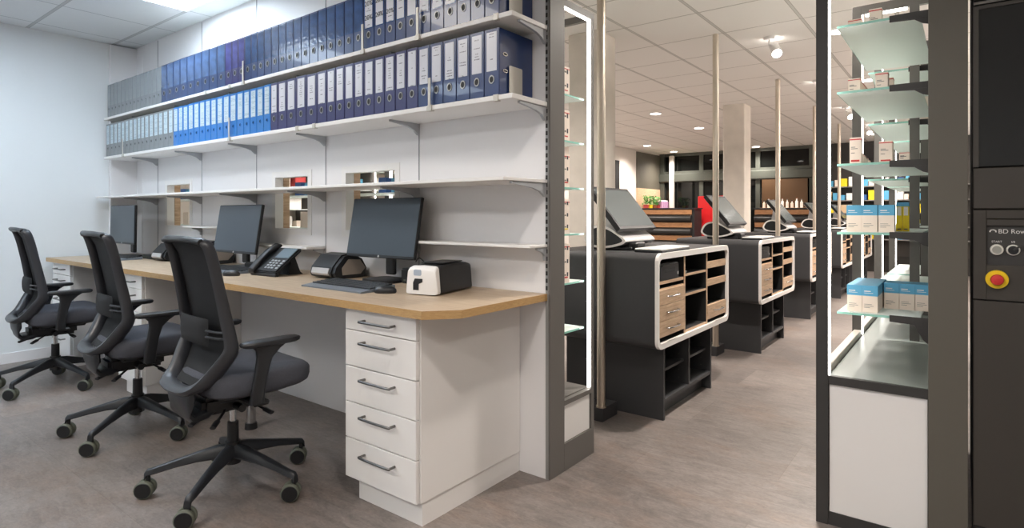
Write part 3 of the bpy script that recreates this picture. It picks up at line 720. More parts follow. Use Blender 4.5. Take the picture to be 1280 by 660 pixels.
mouse(-1.885, 1.605, -62, 'black mouse between the wide keyboard and the card printer'); 
keyboard(-3.30, 1.665, 0, .40, .15, 'grey keyboard before the middle monitor')
mouse(-3.05, 1.56, -62, 'dark mouse beside the grey keyboard')
keyboard(-4.86, 1.66, 0, .42, .15, 'keyboard before the farthest monitor')
# docking / small PC under monitors
def dock(x, y, label, w=.2, d=.14, h=.035):
    t = thing('docking_station', label, 'docking station', (x, y, ZD))
    MB().box(x-w/2, x+w/2, y-d/2, y+d/2, ZD, ZD+h, .006, seg=2).build('case', BPLA, t)
    for k in range(4): MB().box(x-w/2+.02+k*.03, x-w/2+.035+k*.03, y-d/2-.001, y-d/2+.002, ZD+.012, ZD+.02).build('port', RUB, t)
dock(-2.03, 1.925, 'low black docking box right of the nearest monitor foot', .13, .10, .07)
dock(-3.18, 1.80, 'low black docking box beside the middle monitor foot', .16, .12, .05)
dock(-4.66, 1.84, 'low black box behind the farthest monitor', .2, .14, .03)

# card printer with white front
def card_printer():
    t = thing('card_printer', 'black card printer with white curved front, near the desk end', 'printer', (-1.745, 1.80, ZD), None, math.radians(11))
    W_, D_, H_ = .150, .27, .118
    def body_ring(y, k=1.0, hz=1.0, e=.14):
        out = []
        for q in range(40):
            a = 2*math.pi*q/40; ca = math.copysign(abs(math.cos(a))**e, math.cos(a)); sa = math.copysign(abs(math.sin(a))**e, math.sin(a))
            out.append((W_/2*k*ca*(1-.13*(sa+1)/2), y, .004+H_*hz*(.5+.5*sa)*(1-.05*abs(ca)**4*(sa > 0))))
        return out
    o = MB().loft([body_ring(-.135,.985,.95), body_ring(-.05,.99,1.0), body_ring(.03,.98,1.01), body_ring(.10,.95,.97), body_ring(.125,.90,.92)]).build('body', BPLA, None, True); o.parent = t; o.location = (0, -.005, .004)
    f = MB().loft([body_ring(-.160,.97,.80), body_ring(-.157,1.02,.86), body_ring(-.146,1.03,.93), body_ring(-.134,1.01,.965)]).build('front_cover', WHITE, None, True); f.parent = t; f.location = (0, -.147, .004)
    # output slot and window
    p = MB().prism([(-.038,.02),(-.012,.02),(-.012,.045),(.006,.052),(.006,.066),(-.03,.066),(-.038,.05)], 'y', -.1625, -.150).build('card_slot', BPLA, None); p.parent = t
    q = MB().prism(rrect(-.036,.0,.078,.102,.006), 'y', -.1615, -.148).build('display_window', mat('pale_display', (168,180,196), .2), None); q.parent = t
    l = MB().box(-.052, .052, -.085, .07, H_+.004, H_+.008, .003).build('lid', BPLA2, None); l.parent = t
    for o2 in (p, q, l): pass
    return t
card_printer()

# label printer with hexagonal side, and a darker one further left
def label_printer(x, y, rz, label, k=1.0):
    t = thing('label_printer', label, 'printer', (x, y, ZD), None, math.radians(rz))
    prof = [(-.10,.012),(-.11,.03),(-.10,.06),(-.045,.118),(.02,.125),(.07,.10),(.10,.05),(.09,.0),(-.06,.0)]
    prof = [(a*k, b*k) for a, b in prof]
    def A(mb, name, m, loc=None, **kw):
        o = mb.build(name, m, None, **kw); o.parent = t; return o
    A(MB().prism(prof, 'x', -.095*k, .075*k), 'body', BPLA)
    A(MB().prism([(a*.92, b*.92+.004) for a, b in prof], 'x', .075*k, .098*k), 'side_cover', BPLA2)
    hexp = [(-.055,.02),(.055,.02),(.085,.05),(.05,.092),(-.02,.098),(-.06,.055)]
    A(MB().prism([(a*k, b*k) for a, b in hexp], 'x', .098*k, .101*k), 'side_panel', mat('grey_side_panel', (150,142,134), .4))
    A(MB().prism([(-.108*k,.02*k),(-.114*k,.03*k),(-.106*k,.055*k),(-.100*k,.055*k),(-.104*k,.03*k),(-.10*k,.02*k)], 'x', -.08*k, .06*k), 'front_lip', SILV)
    return t
label_printer(-2.545, 1.865, 0, 'black label printer with grey hexagonal side, left of the nearest monitor')
label_printer(-3.93, 1.86, 0, 'black label printer left of the middle monitor, behind the nearest chair', 1.2)
label_printer(-4.40, 1.84, 0, 'black label printer right of the farthest monitor', 1.0)

def phone(x, y, rz):
    t = thing('desk_phone', 'black desk phone with a tilted display, beside the middle monitor', 'telephone', (x, y, ZD), None, math.radians(rz))
    ang = math.radians(38)
    # tilted slab (local frame)
    b = MB().box(-.105, .105, -.085, .085, -.009, .009, .006, seg=2).build('body', BPLA, None); b.parent = t; b.location = (0, 0, 0); 
    b.location = (0, -.0, .062); b.rotation_euler.x = ang
    def on(mb, name, m, x_, y_, z_=.0, **kw):
        o = mb.build(name, m, None, **kw); o.parent = b; o.location = (x_, y_, z_+.018); return o
    on(MB().box(-.052, .052, -.033, .033, 0, .002), 'display', mat('phone_display', (120,138,152), .15), .043, .042)
    for r in range(4):
        for c in range(3): on(MB().box(-.0075, .0075, -.0045, .0045, 0, .003, .001), 'key', mat('phone_key', (170,176,182), .4), .0+c*.024, -.012-r*.016)
    for r in range(4): on(MB().box(-.008, .008, -.0045, .0045, 0, .003, .001), 'key', MATS['phone_key'], .084, -.012-r*.016)
    hs = MB().loft([[(cx+.021*math.copysign(abs(math.cos(a))**.7, math.cos(a)), yy, zz+hh*math.copysign(abs(math.sin(a))**.7, math.sin(a))) for a in [2*math.pi*k/14 for k in range(14)]] for cx, yy, zz, hh in ((-.075,-.098,.012,.006), (-.075,-.09,.016,.014), (-.075,-.06,.020,.014), (-.075,-.03,.028,.010), (-.075,.03,.030,.010), (-.075,.06,.022,.014), (-.075,.088,.018,.014), (-.075,.096,.014,.007))])
    hs = hs.build('handset', BPLA2, None, True); hs.parent = b; hs.location = (-.075, 0, .008)
    st = MB().prism([(.02,0),(.10,0),(.085,.012),(.055,.085),(.04,.085)], 'x', -.06, .06).build('stand', BPLA, None); st.parent = t; st.location = (0, .06, 0)
    ft = MB().box(-.1, .1, -.075, -.055, 0, .014, .003).build('front_edge', BPLA2, None); ft.parent = t; ft.location = (0, -.066, 0); t.scale = (1.12,)*3
phone(-2.91, 1.735, 3)

def cable(pts, label):
    p = smooth_path(pts, 6); tag(MB().tube(p, .0028, 8).build('cable', BPLA, None, True), label, 'cable')
cable([(-2.72,1.86,ZD+.003),(-2.66,1.88,ZD+.02),(-2.63,1.93,ZD+.004),(-2.58,1.96,ZD+.018),(-2.68,1.96,ZD+.003)], 'black looped cable behind the desk phone')
cable([(-4.62,1.86,ZD+.035),(-4.58,1.88,ZD+.09),(-4.52,1.92,ZD+.10),(-4.46,1.90,ZD+.13),(-4.40,1.93,ZD+.14),(-4.34,1.93,ZD+.10)], 'thick black cable arching behind the farthest monitor')
cable([(-2.05,1.93,ZD+.10),(-1.99,1.90,ZD+.12),(-1.95,1.92,ZD+.07),(-1.97,1.95,ZD+.01),(-2.05,1.95,ZD+.003)], 'black cable hanging right of the nearest monitor foot')
cable([(-3.14,1.90,ZD+.11),(-3.08,1.90,ZD+.12),(-3.05,1.92,ZD+.05),(-3.08,1.94,ZD+.003)], 'black cable hanging right of the middle monitor foot')

# ================================================================== GLASS SHELF UNITS
def led(parent, *b): MB().box(*b).build('led_strip', ELED, parent)
# --- unit behind the office wall, open end towards the passage
lu = thing('display_unit', 'dark grey glass-shelf unit ending the office wall, open end lit', 'shelving', (-3.1, 2.2, 0))
MB().box(-1.352, -1.33, YB+.0, 2.098, 0, CZ-.002, .001).build('end_panel', ANTHD, lu)
ef = MB(); ef.box(-1.352, -1.33, 2.098, 2.345, 0, .115); ef.box(-1.352, -1.33, 2.322, 2.345, .115, 1.985); ef.box(-1.352, -1.33, 2.098, 2.322, 1.955, 1.985); ef.box(-1.352, -1.33, 2.098, 2.322, .275, .295)
ef.build('end_frame', ANTHD, lu)
led(lu, -1.347, -1.335, 2.3135, 2.3215, .30, 1.955); led(lu, -1.347, -1.335, 2.10, 2.313, 1.948, 1.9545)
MB().box(-1.350, -1.336, 2.100, 2.315, .117, .273, .001).build('end_cover', WHITE, lu)
MB().box(-5.40, -1.352, 2.05, 2.33, .115, .30).build('base_cabinet', ANTHD, lu)
for x in (-5.0, -4.1, -3.40, -2.70, -1.95): 
    MB().box(x-.02, x+.02, 2.31, 2.345, 0, 1.985).build('upright', ANTHD, lu); led(lu, x+.02, x+.026, 2.312, 2.33, .3, 1.95)
MB().box(-5.40, -1.352, 2.325, 2.345, 1.955, 1.985).build('top_rail', ANTHD, lu)
for z in (1.59, 1.39, 1.188, .986, .774, .565):
    g = MB().box(-5.38, -1.362, 2.115, 2.306, z, z+.008).build('glass_shelf', FROST, lu)
    MB().box(-5.38, -1.362, 2.306, 2.308, z, z+.008).box(-1.362, -1.36, 2.115, 2.308, z, z+.008).build('glass_edge', GEDGE, g)
    MB().box(-1.42, -1.395, 2.09, 2.17, z-.03, z-.001).build('shelf_bracket', BLACK, lu)
PRODW = label_mat('printed_box_white', (232,226,222), (60,60,66), 40, .7)
PRODC = mat('product_tan', (214,186,150), .6); PRODN = mat('product_blue', (60,100,160), .5); PRODG = mat('product_green', (80,150,90), .6); PRODR = mat('product_red', (170,60,60), .5); PRODP = mat('product_lilac', (190,150,186), .5); PRODO = mat('product_brown', (130,76,44), .6)
def carton(x0, x1, y0, y1, z0, z1, m, label, grp, band=None, cat='box', name='medicine_box', flip=False):
    t = thing(name, label, cat, ((x0+x1)/2, (y0+y1)/2, z0), grp)
    MB().box(x0, x1, y0, y1, z0, z1, .0006).build('carton', m, t)
    if band == 'blue':
        MB().box(x0-.0003, x1+.0003, y0-.0003, y1+.0003, z0+(z1-z0)*.62, z1+.0003).build('blue_top', CARDB, t)
        b = MB(); h = z1-z0; w = x1-x0
        for k, (a, c) in enumerate(((.30,.62), (.24,.74), (.18,.5))): b.box(x0+w*.12, x0+w*c, y0-.0006, y0-.0003, z0+h*a, z0+h*a+.0014)
        b.build('print', GREYPR, t)
        b = MB(); b.box(x0+w*.12, x0+w*.55, y0-.0008, y0-.0004, z0+h*.78, z0+h*.78+.003); b.box(x0+w*.12, x0+w*.7, y0-.0008, y0-.0004, z0+h*.72, z0+h*.72+.0014); b.build('print', PAPERW, t)
    if band == 'red':
        h = z1-z0; w = x1-x0
        b = MB(); b.box(x0-.0003, x1+.0003, y0-.0003, y1+.0003, z1-h*.10, z1-h*.055); 
        b.build('red_line', REDLN, t)
        b = MB(); b.box(x0+w*.12, x0+w*.86, y0-.0006, y0-.0002, z0+h*.08, z0+h*.15); b.build('red_print', REDLN, t)
        b = MB()
        for a, c in ((.62,.5), (.56,.7), (.40,.45)): b.box(x0+w*.12, x0+w*c, y0-.0006, y0-.0002, z0+h*a, z0+h*a+.0022)
        b.build('print', GREYPR, t)
    if band == 'white':
        h = z1-z0
        b = MB(); b.box(x0-.0003, x1+.0003, y0-.0003, y1+.0003, z0+h*.86, z1+.0003); b.build('lid_band', CARDB, t)
        b = MB(); b.box(x0+.004, x1-.004, y0-.0006, y0-.0002, z0+h*.06, z0+h*.10); b.build('print', GREYPR, t)
        b = MB(); b.box(x0+.003, x1-.003, y0-.0006, y0-.0002, z0+h*.55, z0+h*.84); b.build('white_field', PAPERW, t)
    return t
def side_box(y0, y1, z0, z1, x0, x1, label, acc):
    t = thing('medicine_box', label, 'box', ((x0+x1)/2, (y0+y1)/2, z0), 'boxes in the open end of the wall unit')
    MB().box(x0, x1, y0, y1, z0, z1, .0006).build('carton', CARDC, t); h = z1-z0
    n = max(1, int(h/.045))
    for k in range(n):
        MB().box(x1-.0002, x1+.0006, y1-.022, y1-.012, z0+h*(k+.5)/n, z0+h*(k+.8)/n).build('print', BPLA2, t); MB().box(x1-.0002, x1+.0006, y1-.04, y1-.028, z0+h*(k+.55)/n, z0+h*(k+.66)/n).build('print', GREYPR, t)
    MB().box(x1-.0002, x1+.0006, y1-.04, y1-.014, z0+h*.12, z0+h*.16).build('accent_mark', acc, t)
    MB().box(x0-.0003, x1+.0004, y0, y1+.0004, z0+h*.9, z0+h*.93).build('edge_line', REDLN, t)
nm = ['top glass shelf', 'second glass shelf', 'third glass shelf', 'fourth glass shelf', 'fifth glass shelf']
for z0, hh, l, ac in ((1.598,.12,nm[0],REDLN), (1.398,.13,nm[1],REDLN), (1.196,.145,nm[2],REDLN), (.994,.15,nm[3],CARDY), (.782,.17,nm[4],REDLN)):
    side_box(2.125, 2.195, z0, z0+hh, -1.46, -1.366, 'white printed box at the open end, '+l+' of the wall unit', ac)
# goods visible through the wall openings
gi = 0
for wi, (a, b) in enumerate(WIN):
    wn = ['left', 'middle', 'right'][wi]
    for zi, (z0, items) in enumerate(((.994, [(.10,.18,.10,CARDC), (.21,.28,.09,PRODN), (.30,.36,.08,CARDC)]), (1.196, [(.06,.12,.085,PRODN), (.13,.17,.08,CARDB), (.20,.29,.095,CARDC), (.30,.38,.07,PRODR)]))):
        for x0, x1, h_, m in items:
            k = gi % 4; gi += 1
            xx = a-.25+x0*1.5+.12*wi
            carton(xx, xx+(x1-x0)*1.1, 2.15, 2.22, z0, z0+h_, m, '%s carton from left on the %s glass shelf behind the %s wall opening' % (ORD[items.index((x0, x1, h_, m))], ['lower', 'upper'][zi], wn), 'cartons behind the wall openings')

# --- right display unit by the robot
ru = thing('display_unit', 'dark framed glass-shelf display along the passage, beside the dispensing robot', 'shelving', (-.2, 4.0, 0))
PITCH = .845
for k in range(4):
    y = 2.295+PITCH*k
    m = MB(); m.box(-.413, -.375, y, y+.022, 0, 2.04, .001)
    if k == 0: m.box(-.375, -.09, y, y+.022, 2.01, 2.04)
    else: m.box(-.375, -.09, y, y+.022, 2.0, 2.04); m.box(-.191, -.155, y, y+.022, .52, 2.0)
    m.build('end_frame', SHOPG if k == 0 else ANTHD, ru)
    led(ru, -.3745, -.3695, y+.004, y+.018, .525 if k else .56-.04, 2.0)
    if k: led(ru, -.36, -.20, y+.004, y+.018, 1.99, 1.9995)
MB().box(-.09, .01, 2.288, 2.34, 0, CZ-.002, .001).build('end_panel', mat('taupe_grey_panel', (90,86,78), .5), ru)
MB().box(-.372, -.092, 2.303, 2.309, .045, .488, .001).build('end_cover', WHITE, ru)
MB().box(-.40, -.09, 2.310, 2.295+PITCH*3.9, .06, .49).build('base_cabinet', SHOPG, ru)
MB().box(-.375, -.09, 2.300, 2.31, .0, .045).build('plinth', SHOPG, ru)
MB().box(-.3735, -.09, 2.296, 2.312, .489, .518).build('front_rail', SHOPG, ru)
MB().box(-.373, -.09, 2.312, 2.295+PITCH*3.9, .49, .519).build('glass_top', mat('grey_glass_top', (138,146,142), .33), ru)
for k in range(3):
    y = 2.295+PITCH*k
    MB().box(-.405, -.376, y+.024, y+PITCH-.004, .50, .545, .002).build('side_rail', mat('pale_rail', (214,206,196), .4), ru)
MB().box(-.088, -.07, 2.34, 2.295+PITCH*3.9, 0, 2.04).build('back_panel', BLACK, ru)
for k in range(3):
    y0 = 2.33+PITCH*k
    for z in (1.728, 1.498, 1.247, 1.009, .732):
        zz = z if k == 0 else z-.02*((z*7) % 1)
        if k == 0 or z > .7:
            g = MB().box(-.351, -.113, y0, y0+.775, zz, zz+.008).build('glass_shelf', FROST, ru)
            MB().box(-.3525, -.351, y0, y0+.775, zz, zz+.008).box(-.351, -.113, y0-.0015, y0, zz, zz+.008).build('glass_edge', GEDGE, g)
            br = MB(); br.box(-.197, -.089, y0-.008, y0-.002, zz-.010, zz+.011); br.prism([(-.197,zz-.010),(-.089,zz-.010),(-.089,zz-(.075 if z < .8 else .035)),(-.105,zz-(.06 if z < .8 else .03)),(-.128,zz-.014)], 'y', y0-.007, y0-.003); 
            br.build('shelf_bracket', SHOPG, ru)
SL = ['top', 'second', 'third', 'fourth', 'lowest']
# boxes on the shelves
def shelf_boxes():
    g = 'cream boxes on the upper glass shelves'
    z = 1.736
    carton(-.345, -.300, 2.52, 2.56, z, z+.07, CARDC, 'left cream red-lined box on the top glass shelf of the right display', g, 'red')
    carton(-.275, -.235, 2.50, 2.54, z, z+.09, CARDC, 'right cream red-lined box on the top glass shelf of the right display', g, 'red')
    z = 1.506
    carton(-.335, -.297, 2.45, 2.49, z, z+.065, CARDC, 'left front cream red-lined box on the second glass shelf of the right display', g, 'red')
    for k in range(3): carton(-.335, -.297, 2.50+k*.06, 2.55+k*.06, z, z+.062, CARDC, '%s cream box behind the left front one, second glass shelf' % ORD[k], g, 'red')
    carton(-.250, -.212, 2.45, 2.49, z, z+.075, CARDC, 'right front cream red-lined box on the second glass shelf of the right display', g, 'red')
    carton(-.235, -.205, 2.56, 2.60, z, z+.075, CARDC, 'cream box behind the right one on the second glass shelf', g, 'red')
    z = 1.255
    carton(-.318, -.283, 2.36, 2.395, z, z+.092, CARDC, 'tall left front cream red-lined box on the third glass shelf of the right display', g, 'red')
    for k in range(5): carton(-.322, -.290, 2.42+k*.07, 2.48+k*.07, z, z+.045-.004*k, CARDC, '%s low cream box behind the tall left one, third glass shelf' % ORD[k], g, 'red')
    carton(-.232, -.193, 2.38, 2.42, z, z+.075, CARDC, 'middle front cream red-lined box on the third glass shelf of the right display', g, 'red')
    carton(-.176, -.146, 2.40, 2.43, z, z+.035, CARDC, 'small low cream box on the third glass shelf near its right end', g, 'red')
    g = 'blue-topped boxes on the fourth glass shelf'; z = 1.017
    for k, x in enumerate((-.333, -.286, -.236)):
        carton(x, x+.047, 2.40+(k == 2)*.0, 2.447, z, z+.094, CARDC, '%s blue-topped box from the left at the front of the fourth glass shelf' % ORD[k], g, 'blue')
    carton(-.268, -.223, 2.46, 2.507, z, z+.094, CARDC, 'blue-topped box standing behind the front three, fourth glass shelf', g, 'blue')
    for k in range(2): carton(-.196+k*.0205, -.177+k*.0205, 2.55, 2.572, z, z+.105, CARDY, ['left tall yellow carton at the right end of the fourth glass shelf', 'right tall yellow carton at the right end of the fourth glass shelf'][k], 'yellow cartons on the fourth glass shelf', 'white')
    g = 'blue-topped boxes on the lowest glass shelf'; z = .740
    for c in range(2):
        for r in range(6):
            carton(-.326+c*.0465, -.326+c*.0465+.0455, 2.362+r*.0475, 2.362+r*.0475+.0465, z, z+.092, CARDC, '%s blue-topped box from the front in the %s file, lowest glass shelf' % (ORD[r], ['left', 'right'][c]), g, 'blue')
    for c in range(3):
        for r in range(2):
            x = -.229+c*.0465
            carton(x, x+.0455, 2.505+r*.0475, 2.505+r*.0475+.0465, z, z+.092, CARDC, '%s blue-topped box from left, %s row, right block, lowest glass shelf' % (ORD[c], ['front', 'back'][r]), g, 'blue')
shelf_boxes()
for k in range(2): carton(-.215+k*.05, -.172+k*.05, 3.4, 3.45, 1.506, 1.506+.13, CARDC, ['left tall cream carton on a shelf of the second display bay', 'right tall cream carton on a shelf of the second display bay'][k], 'tall cream cartons in the second display bay')

# --- dispensing robot
rb = thing('dispensing_robot', 'tall dark brown-grey dispensing robot cabinet with emergency stop button', 'machine', (.45, 2.8, 0))
YR = 2.30
MB().box(.022, .95, YR+.02, 3.4, .02, 2.35).build('housing', BLACK, rb)
MB().box(.0225, .95, YR, YR+.02, .125, .816, .002).build('lower_panel', ROBOT, rb)
cp = MB().box(.0225, .054, YR, YR+.02, .820, 1.092, .001).box(.054, .95, YR, YR+.02, .820, .926, .001).box(.054, .95, YR, YR+.02, 1.066, 1.092, .001).build('control_panel', ROBOT, rb)
MB().box(.0225, .95, YR, YR+.02, 1.096, 1.220, .002).build('middle_panel', ROBOT, rb)
MB().box(.0225, .95, YR+.004, YR+.02, 1.224, 1.706, .001).build('window_panel', ROBOTG, rb)
MB().box(.0225, .036, YR-.0, YR+.02, 1.224, 1.715).box(.036, .95, YR, YR+.02, 1.706, 1.716).build('window_frame', ROBOT, rb)
vg = MB(); z = 1.722
while z < 2.1: vg.box(.024, .95, YR+.004, YR+.012, z, z+.008); z += .016
vg.build('vent_grille', ANTHD, rb)
op = MB().box(.054, .95, YR+.012, YR+.02, .926, 1.066).build('operating_panel', SHOPG, rb)
MB().box(.054, .95, YR+.004, YR+.014, 1.045, 1.064, .001).build('shade_lip', ROBOT, op)
LTX = mat('white_lettering', (220,220,216), .5)
text_mesh('lettering', 'BD Rowa', .0185, (.118, YR+.011, 1.027), (math.pi/2, 0, 0), LTX, op)
lg = MB(); 
for k in range(7):
    a = math.radians(-10+k*33); lg.prism([(.070+.007*math.cos(a)+.002*math.cos(b), 1.027+.005*math.sin(a)+.0018*math.sin(b)) for b in [2*math.pi*q/8 for q in range(8)]], 'y', YR+.0105, YR+.012)
lg.build('logo_mark', LTX, op)
text_mesh('lettering', 'START', .0085, (.079, YR+.011, .996), (math.pi/2, 0, 0), LTX, op)
text_mesh('lettering', 'I/0', .0085, (.117, YR+.011, .996), (math.pi/2, 0, 0), LTX, op)
MB().box(.054, .95, YR+.011, YR+.0122, 1.004, 1.0055).build('divider_line', ROBOT, op)
b1 = MB().cyl((.079, YR+.012, .972), (.079, YR+.002, .972), .0165, .015, 28).build('push_button', mat('button_ring', (226,224,216), .4), rb, True)
MB().cyl((.079, YR+.003, .972), (.079, YR-.001, .972), .0115, seg=28).build('button_cap', mat('button_cap', (150,150,142), .4), b1, True)
b2 = MB().cyl((.117, YR+.012, .972), (.117, YR+.004, .972), .0165, .015, 28).build('key_switch', MATS['button_ring'], rb, True)
kk = MB().cyl((.117, YR+.005, .972), (.117, YR+.001, .972), .0125, seg=28).build('switch_core', BPLA, b2, True)
kb = MB().box(-.003, .003, -.004, .0, -.011, .011, .001).build('switch_bar', SHOPG, None); kb.parent = b2; kb.location = Vector((.117, YR+.001, .972))-world_loc(rb); kb.rotation_euler.y = math.radians(50)
es = MB().cyl((.079, YR, .883), (.079, YR-.008, .883), .028, .027, 32).build('emergency_stop', mat('signal_yellow', (232,196,24), .4), rb, True)
MB().tube([(.079, YR-.008, .883), (.079, YR-.02, .883), (.079, YR-.026, .883), (.079, YR-.028, .883)], [.014, .0165, .014, .006], 28).build('stop_cap', mat('signal_red', (196,48,48), .4), es, True)

# ================================================================== TILL COUNTERS
def counter(k, lab):
    y0 = 2.755+1.86*k; y1 = y0+1.10; x1 = -1.20; x0 = -1.86; z0, z1 = .40, .882
    t = thing('till_counter', lab[0], 'counter', (-1.53, (y0+y1)/2, 0), 'rounded till counters')
    out = rrect(y0, y1, z0, z1, .045, 6)
    inn = rrect(y0+.016, y1-.016, z0+.028, z1-.03, .03, 6)
    shell_in = rrect(y0+.018, y1-.018, z0+.026, z1-.028, .03, 6)
    MB().frame(out, shell_in, 'x', x0, x1-.018).build('shell', ANTH, t, True)
    MB().frame(out, inn, 'x', x1-.018, x1).build('white_rim', RING, t)
    MB().box(x0, x0+.02, y0+.03, y1-.03, z0+.035, z1-.035).build('back_panel', BLACK, t)
    ya, yb = y0+.02, y1-.02; d1 = ya+.352; d2 = d1+.352; za, zb = z0+.028, z1-.030; xf = x1-.012
    def board(name, a, b, c, d, xx):
        o = MB().box(x0+.02, xx-.003, a, b, c, d).build(name, BLACK, t); MB().box(xx-.003, xx, a, b, c, d).build('front_edge', OAKSHOP, o)
    for dd in (d1, d2): board('partition', dd, dd+.016, za, zb, xf)
    board('shelf_board', ya, d1, .722, .738, xf-.004); board('shelf_board', ya, d1, .695, .702, xf-.004)
    for q in range(3):
        za_ = .455+q*.081
        dr = MB().box(xf-.014, xf+.002, ya+.003, d1-.003, za_, za_+.078, .001).build('drawer', OAKSHOP, t)
        yc = (ya+d1)/2; p = smooth_path([(xf+.002, yc-.07, za_+.042), (xf+.022, yc-.062, za_+.042), (xf+.024, yc, za_+.042), (xf+.022, yc+.062, za_+.042), (xf+.002, yc+.07, za_+.042)], 3)
        MB().tube(p, .004, 8).build('handle', CHROME, dr, True)
        MB().box(x0+.03, xf-.016, ya+.01, d1-.01, za_+.004, za_+.06).build('drawer_box', BLACK, dr)
    for a_, b_ in ((.738,.751), (.628,.641), (za, za+.014)): board('shelf_board', d1+.016, d2, a_, b_, xf-.004)
    for zz in (.755, .650):
        MB().box(xf-.012, xf, d2+.016, yb, zz-.0, zz+.04).build('bin_front', OAKSHOP, t); MB().box(x0+.02, xf-.0125, d2+.016, yb, zz, zz+.008).build('bin_floor', BLACK, t)
    dr = MB().box(xf-.014, xf+.002, d2+.020, yb-.002, .452, .535, .001).build('drawer', OAKSHOP, t)
    yc = (d2+yb)/2+.01; p = smooth_path([(xf+.002, yc-.07, .497), (xf+.022, yc-.062, .497), (xf+.024, yc, .497), (xf+.022, yc+.062, .497), (xf+.002, yc+.07, .497)], 3)
    MB().tube(p, .004, 8).build('handle', CHROME, dr, True)
    MB().box(x0+.03, xf-.016, d2+.03, yb-.01, .456, .53).build('drawer_box', BLACK, dr)
    # lower base
    bx = -1.245; by0, by1 = y0+.17, y0+.905; ym = (by0+by1)/2
    m = MB(); tk = .018
    m.box(x0+.02, bx, by0, by0+tk, 0, z0-.001); m.box(x0+.02, bx, by1-tk, by1, 0, z0-.001); m.box(x0+.02, bx-.002, ym-tk/2, ym+tk/2, .105, z0-.001); m.box(x0+.02, x0+.04, by0+tk, by1-tk, 0, z0-.001)
    m.box(x0+.04, bx-.001, by0+tk, by1-tk, .09, .108); m.box(x0+.04, bx-.001, by0+tk, by1-tk, z0-.02, z0-.001); m.box(x0+.04, bx-.03, by0+tk, by1-tk, .236, .250); m.box(bx-.07, bx-.055, by0+tk, by1-tk, 0, .09)
    m.build('base', ANTH, t)
    if k == 0 or k == 1:
        h = MB()
        for yy in (by0+tk, ym-tk/2-.0005, ym+tk/2-.0, by1-tk-.0005):
            for q in range(5):
                for xx in (bx-.06,): h.cyl((xx, yy, .14+q*.045), (xx, yy+.001, .14+q*.045), .003, seg=8)
        h.build('shelf_pin_holes', RUB, t)
    return t
CL = [('nearest dark till counter with white rim and oak drawers',), ('second dark till counter along the aisle',), ('third dark till counter along the aisle',), ('fourth dark till counter along the aisle',), ('farthest dark till counter along the aisle',)]
for k in range(5): counter(k, CL[k])
CN = ['nearest', 'second', 'third', 'fourth', 'farthest']
def receipt_printer(k):
    y0 = 2.755+1.86*k+.055; t = thing('receipt_printer', 'dark receipt printer in the top left slot of the %s till counter' % CN[k], 'printer', (-1.32, y0+.125, .738), 'receipt printers')
    MB().box(-1.45, -1.215, y0, y0+.25, .738, .826, .006, seg=2).build('body', BPLA2, t)
    MB().box(-1.216, -1.2135, y0+.06, y0+.19, .778, .798).build('paper_slot', BLACK, t)
    MB().box(-1.216, -1.21, y0+.02, y0+.23, .812, .82, .001).build('front_lip', BPLA, t)
    MB().box(-1.216, -1.213, y0+.225, y0+.24, .76, .775).build('power_key', SILV, t)
for k in range(4): receipt_printer(k)
def terminal(k):
    y0 = 2.755+1.86*k; Z = .8825
    t = thing('till_terminal', 'touchscreen till terminal on the %s till counter' % CN[k], 'till', (-1.6, y0+.33, Z), 'touchscreen till terminals')
    def R(mb, name, m, par=t, **kw): return mb.build(name, m, par, **kw)
    ya, yb = y0+.10, y0+.55
    # base body : leaf shaped side outline with silver top
    leaf = [(-1.70,Z+.045),(-1.66,Z+.018),(-1.58,Z+.010),(-1.50,Z+.022),(-1.445,Z+.048),(-1.49,Z+.088),(-1.55,Z+.122),(-1.61,Z+.136),(-1.665,Z+.120),(-1.695,Z+.08)]
    lp = [(p.x, p.y) for p in smooth_path([(x, z, 0) for x, z in leaf], 4, True)]
    cx = sum(p[0] for p in lp)/len(lp); cz = sum(p[1] for p in lp)/len(lp)
    inner = [(cx+(x-cx)*.86, cz+(z-cz)*.80) for x, z in lp]
    R(MB().prism(lp, 'y', ya+.04, yb-.04), 'body', SILV, smooth=True); R(MB().box(-1.66, -1.42, ya+.06, yb-.06, Z, Z+.018, .004), 'stand_base', BPLA)
    for yy, s in ((ya+.04, -1), (yb-.04, 1)): 
        R(MB().prism(inner, 'y', yy, yy+s*.003), 'side_cheek', BPLA)
        R(MB().frame(lp, inner, 'y', yy, yy+s*.004), 'side_outline', RING)
    # neck to the screen
    R(MB().prism([(-1.64,Z+.12),(-1.54,Z+.10),(-1.49,Z+.14),(-1.58,Z+.25),(-1.62,Z+.24)], 'y', ya+.13, yb-.13), 'neck', SILV)
    # screen
    a = Vector((-1.455, 0, Z+.118)); b = Vector((-1.645, 0, Z+.350)); d = (b-a); n = Vector((d.z, 0, -d.x)).normalized()
    def slab(off0, off1, in_, y_in): 
        p0 = a+d*in_; p1 = b-d*in_; return [((p0+n*off0).x, (p0+n*off0).z), ((p1+n*off0).x, (p1+n*off0).z), ((p1+n*off1).x, (p1+n*off1).z), ((p0+n*off1).x, (p0+n*off1).z)]
    sc = R(MB().prism(slab(-.028, 0, 0, 0), 'y', ya-.005, yb+.005), 'screen_housing', BPLA)
    R(MB().prism(slab(.0, .0015, .06, 0), 'y', ya+.008, yb-.008), 'screen', SCREEN2, sc)
    R(MB().prism(slab(-.034, -.028, .03, 0), 'y', ya+.01, yb-.01), 'back_rim', SILV, sc)
    # card reader tray in front
    R(MB().box(-1.45, -1.395, y0+.17, y0+.28, Z+.0, Z+.045, .008), 'card_reader', BPLA)
for k in range(5): terminal(k)
